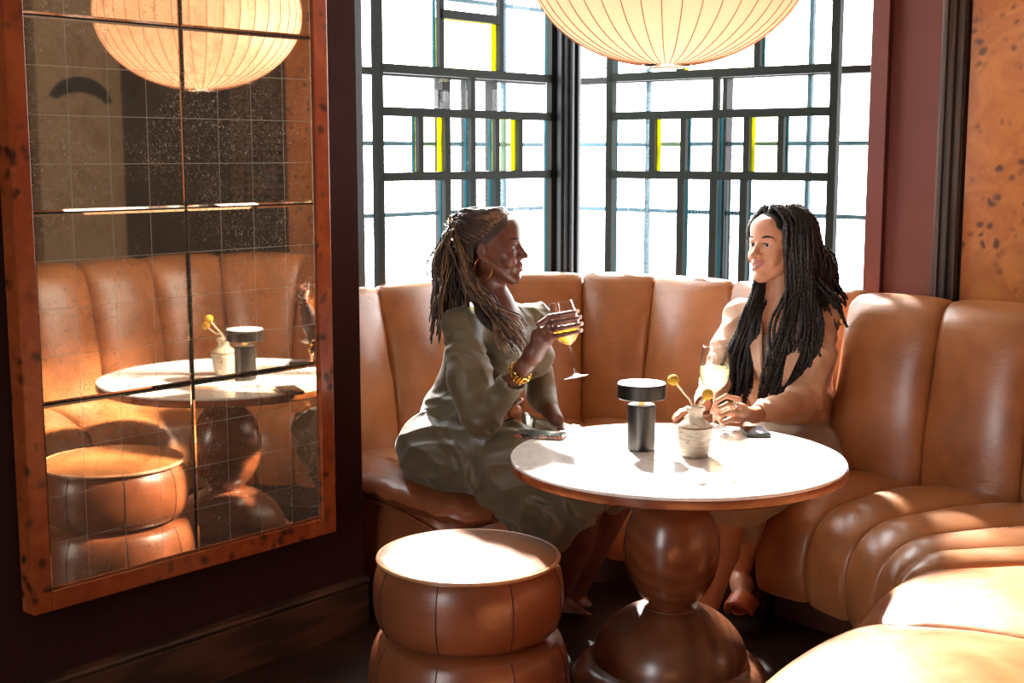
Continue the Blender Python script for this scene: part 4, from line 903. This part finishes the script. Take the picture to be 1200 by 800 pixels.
mb = MB(); rg = lerp(fgR[1][0], fgR[1][1], .45); dd = unit(fgR[1][1]-fgR[1][0]); q1 = unit(np.cross(dd, UP)); q2 = np.cross(dd, q1); mb.tube([rg+q1*.0095*math.cos(q)+q2*.0095*math.sin(q) for q in np.linspace(0, 2*math.pi, 20, endpoint=False)], .0018, 6, closed=True); mb.ell(rg+np.array([0, -.010, .003]), (.004, .004, .004)); mb.build('ring', M['silver'], rootR, oR)
# camisole
fl = Field((.55, 4.2, .5), (1.2, 4.95, 1.08), .0045)
fl.ell(chR+TF*.01+UP*-.01, (.145, .112, .13), (TS, TF, UP), .04); fl.cap(chR+UP*-.05+TF*.01, pelR+UP*.1, .118, .12, .05); fl.warp(folds([((.8, .2, 1), 40, .6), ((-.5, .3, 1), 52, .5)], .006, 9)); fl.cap(neckR+TF*.04, chR+TF*.13+UP*.075, .062, .046, .01, 'sub')
fl.halfspace((0, 0, -1), -(chR[2]+.10)); field_obj(fl, 'camisole', [M['cami']], rootR, oR)
# blazer
fl = Field((.44, 3.92, .44), (1.26, 5.0, 1.16), .0042)
fl.cap(neckR+UP*-.03-TF*.01, shRt+UP*.005, .050, .060, .03); fl.cap(neckR+UP*-.03-TF*.01, shLf+UP*.005, .050, .062, .03)
fl.ell(chR-TF*.005+UP*.0, (.178, .132, .17), (TS, TF, UP), .05); fl.cap(chR+UP*-.06, pelR+UP*.08, .145, .15, .06)
fl.chain([shLf, shLf*.5+elL_*.5+np.array([.010, 0, 0]), elL_+np.array([.006, 0, .0]), elL_*.45+wrL_*.55, wrL_*.92+elL_*.08], [.066, .064, .058, .048, .038], .03)
fl.chain([shRt, shRt*.5+elR_*.5, elR_, wrR_], [.062, .060, .054, .038], .03)
fl.warp(folds([((.5, .2, 1), 30, .6), ((1, .2, -.4), 38, .5), ((.2, 1, .8), 52, .35)], .009, 11))
fl.cap(wrL_*.97+elL_*.03, wrL_+(wrL_-elL_)*.3, .030, .032, .003, 'sub'); fl.cap(wrR_, wrR_+(wrR_-elR_)*.3, .030, .032, .003, 'sub')
fl.cap(neckR+UP*.0, neckR+UP*.12, .062, .075, .01, 'sub')
for q in np.linspace(0, 1, 8): fl.cap(neckR+TF*.045+UP*(-.02-.26*q), neckR+TF*.30+UP*(-.03-.27*q), .062-.030*q, .075-.03*q, .008, 'sub')
bz_ = field_obj(fl, 'blazer', [M['blazer']], rootR, oR)
for sg in (-1, 1):                        # lapels
    mb = MB(); L = []
    for i in range(14):
        t = i/13; c_ = neckR+TS*sg*(.066-.040*t)+TF*(.03+.165*min(1, t*1.3)-.05*max(0, t-.6))+UP*(.0-.27*t); wd_ = .012+.034*math.sin(math.pi*min(1, .15+t*.85)); o_ = unit(TS*sg*.85-TF*.35)
        L.append([c_, c_+TF*.008+o_*.2*wd_, c_+o_*wd_+TF*.004, c_+o_*wd_-TF*.004, c_-TF*.006])
    mb.loops(L).build('lapel', M['blazer_l'], bz_, oR)
# skirt
fl = Field((.40, 3.9, .14), (1.26, 5.0, .78), .0045)
fl.ell(pelR+UP*.02, (.21, .165, .12), (TS, TF, UP), .05); fl.chain([hp1, hp1*.5+kR1*.5+UP*.01, kR1], [.135, .115, .085], .05); fl.chain([hp2, hp2*.5+kR2*.5+UP*.01, kR2], [.135, .115, .085], .05)
for i in range(9):
    t = i/8; tp = kR1*(1-t)+kR2*t+np.array([0, .04, 0]); b = A(838+44*t, 598+32*t-18*t*t*0, 4.06+.10*t); b = A(840+42*t, 600+34*t, 4.06+.12*t); fl.cap(tp, b, .07, .014, .03)
fl.warp(folds([((1, .2, .1), 40, .6), ((.5, .8, .6), 26, .5)], .009, 13)); field_obj(fl, 'skirt', [M['skirt']], rootR, oR)
# sandals
M['sandal'] = leather('orange_brown_sandal_leather', (196, 98, 52), .3)
def sandal(a, b, upd):
    mb = MB(); d = unit(b-a); s_ = unit(np.cross(d, upd)); L = []
    for i in range(13):
        t = i/12; wdt = .030+.010*math.sin(math.pi*t); wdt *= max(.35, math.sqrt(max(0, 1-max(0, (t-.75)/.25)**2))); p = a+d*(t*np.linalg.norm(b-a)); L.append([p-s_*wdt, p+s_*wdt, p+s_*wdt-upd*.010, p-s_*wdt-upd*.010])
    mb.loops(L); o1_ = mb.build('sandal', M['sandal'], rootR, oR)
    mb = MB(); c_ = a+(b-a)*.72
    for j in range(5):
        cc_ = c_+d*(-.03+.014*j); mb.tube([cc_+s_*.040*math.cos(q)+upd*(.042*math.sin(q)) for q in np.linspace(-.2, math.pi+.2, 16)], .0105, 8)
    mb.build('puffy_strap', M['sandal'], o1_, oR)
    mb = MB(); mb.tube([a-upd*.008, a-upd*.075+d*-.01], [.009, .005], 8); mb.build('heel', M['sandal'], o1_, oR)
sandal(ft+np.array([.035, .08, .0]), ft+np.array([-.03, -.05, -.035]), unit((-.3, -.45, .8)))
sandal(aR1+np.array([.0, .04, -.062]), aR1+np.array([-.055, -.10, -.108]), unit((0, -.25, 1)))
# necklace
mb = MB(); mb.tube([neckR+UP*(.010-.020*math.cos(q))*1+TS*.056*math.sin(q)+TF*(.012+.056*math.cos(q)) for q in np.linspace(0, 2*math.pi, 40, endpoint=False)], .0013, 6, closed=True)
mb.tube([neckR+TF*.068+UP*-.012, neckR+TF*.078+UP*-.055], .0016, 6); mb.build('necklace', M['gold'], rootR, oR)
# black twists
haircap(hcR, frR, sR, M['hair'], rootR, oR, (-.60, .80), .002, .006)
tw = MB()
def twist(pts, rad, n=70):
    C = cat(pts, n); ph = RNG.uniform(0, 6.28); a1, a2_, w1 = RNG.uniform(0, 6.28), RNG.uniform(0, 6.28), RNG.uniform(.16, .26)
    C = [p+np.array([math.sin(i*w1+a1), .6*math.sin(i*w1*.8+a2_), 0])*.0042*min(1, i/25) for i, p in enumerate(C)]
    T = [unit(C[min(i+1, n-1)]-C[max(i-1, 0)]) for i in range(n)]
    ln = sum(np.linalg.norm(C[i+1]-C[i]) for i in range(n-1)); turns = ln/.024
    for k in (0, math.pi):
        Q = []
        for i in range(n):
            e1 = unit(np.cross(T[i], (0.13, 1, .07))); e2 = np.cross(T[i], e1); q = ph+k+2*math.pi*turns*i/(n-1); Q.append(C[i]+(e1*math.cos(q)+e2*math.sin(q))*rad*.62)
        tw.tube(Q, [rad*.72*(1 if i < n-6 else .5+.5*(n-1-i)/6) for i in range(n)], 5)
def azdir(deg): return math.radians(deg)
part_az = azdir(8)
def grow_side(side, pq, g):
    # from the parting over the side of the head, pq 0 at the forehead .. 1 at the back of the crown
    az0 = math.radians(6+170*max(0, (pq-.45)/.55)) if pq > .45 else math.radians(6); el0 = math.radians(45+86*pq) if pq < .5 else math.radians(88-50*(pq-.5))
    a2 = math.radians(50+114*pq); fr_ = max(0, 1-pq/.25)
    return [scalp(hcR, frR, side*az0, min(el0, math.radians(88)), .006, sR), scalp(hcR, frR, side*(a2*(.72-.30*fr_)), math.radians(56-3*fr_), g+.006+.008*fr_, sR), scalp(hcR, frR, side*a2, math.radians(26), g+.010+.004*fr_, sR), scalp(hcR, frR, side*(a2+.06), math.radians(-6), g+.014, sR)]
for i in range(96):                       # her left side (right in the photo)
    pq = (i+RNG.uniform(0, 1))/96; g = .004+.016*RNG.uniform(); base = grow_side(-1, pq, g)
    if pq < .42:
        u_t = pq/.42; ex = 884+66*u_t+RNG.normal(0, 4); ey = 478-44*u_t*RNG.uniform()+RNG.normal(0, 6); dy = 4.385+.03*u_t
        rest = [A(921+34*u_t, 335+RNG.normal(0, 4), 4.43+.03*u_t), A(912+46*u_t+RNG.normal(0, 4), 380, dy+.015), A(900+58*u_t+RNG.normal(0, 4), 425, dy), A(ex, ey, dy-.02)]
    else:
        u_t = (pq-.42)/.58; ex = 955+38*RNG.uniform(); ey = 350+38*RNG.uniform(); dy = 4.49+.12*u_t
        rest = [A(950+30*u_t+RNG.normal(0, 3), 318+RNG.normal(0, 4), dy), A(ex, ey, dy-.01)]
    twist(base+rest, RNG.uniform(.0056, .0074), 84 if ey > 400 else 60)
for i in range(54):                       # her right side, falling in front of that shoulder
    pq = (i+RNG.uniform(0, 1))/54; base = grow_side(1, pq, .002+.012*RNG.uniform()); u_t = RNG.uniform()
    ex = 838+38*u_t+RNG.normal(0, 3); ey = 448+40*RNG.uniform(); dy = 4.46+.04*RNG.uniform()
    rest = [A(887+9*u_t+RNG.normal(0, 2), 336, 4.52+.03*u_t), A(870+20*u_t+RNG.normal(0, 2), 374, 4.475), A(854+28*u_t+RNG.normal(0, 3), 415, dy), A(ex, ey, dy-.03)]
    twist(base+rest, RNG.uniform(.0054, .0068), 84)
tw.build('black_twists', M['hair'], rootR, oR, sharp=0)
# ================================================================== camera, light
cd = bpy.data.cameras.new('camera'); cam = bpy.data.objects.new('camera', cd); COL.objects.link(cam)
cd.sensor_width = 36; cd.lens = 36*F/1200; cam.location = (0, 0, H); cam.rotation_euler = (math.pi/2-PIT, 0, 0); cd.clip_start = .05
bpy.context.scene.camera = cam
wd = bpy.data.worlds.new('overcast_bright_street'); bpy.context.scene.world = wd; wd.use_nodes = True
bg = wd.node_tree.nodes['Background']; bg.inputs[0].default_value = (.96, .985, 1, 1); bg.inputs[1].default_value = SKY
sd = bpy.data.lights.new('sun', 'SUN'); so = bpy.data.objects.new('sun', sd); COL.objects.link(so); sd.energy = SUN; sd.angle = math.radians(4); sd.color = (1, .96, .9)
el, az = math.radians(SUN_EL), math.radians(SUN_AZ)   # travel direction of the light
so.rotation_euler = Vector((math.cos(el)*math.sin(az), -math.cos(el)*math.cos(az), -math.sin(el))).to_track_quat('-Z', 'Y').to_euler()
def portal(c, w, h, direction):
    l = bpy.data.lights.new('window_portal', 'AREA'); l.shape = 'RECTANGLE'; l.size = w; l.size_y = h; l.cycles.is_portal = True
    o = bpy.data.objects.new('window_portal', l); COL.objects.link(o); o.location = tuple(c); o.rotation_euler = Vector(direction).to_track_quat('-Z', 'Y').to_euler()
portal(AB((.3+AW)/2, BW-.5, 2.22), 2.2, 2.8, N); portal(AB(AW+.5, .2, 2.22), 2.2, 2.8, -U)
portal(AB(A0-.12, 1.75, 1.8), 1.2, 2.3, U)  # portal for the added fill opening behind the camera
def point(n, c, e, col, r=.05):
    l = bpy.data.lights.new(n, 'POINT'); l.energy = e; l.color = col; l.shadow_soft_size = r; o = bpy.data.objects.new(n, l); COL.objects.link(o); o.location = tuple(c)
point('pendant_bulb_light', pc+np.array([0, 0, .0]), 17, (1, .91, .82), .07)
vsn = bpy.context.scene.view_settings; vsn.view_transform = 'Standard'; vsn.look = 'None'; vsn.gamma = 1; vsn.use_curve_mapping = False; vsn.exposure = EXPO
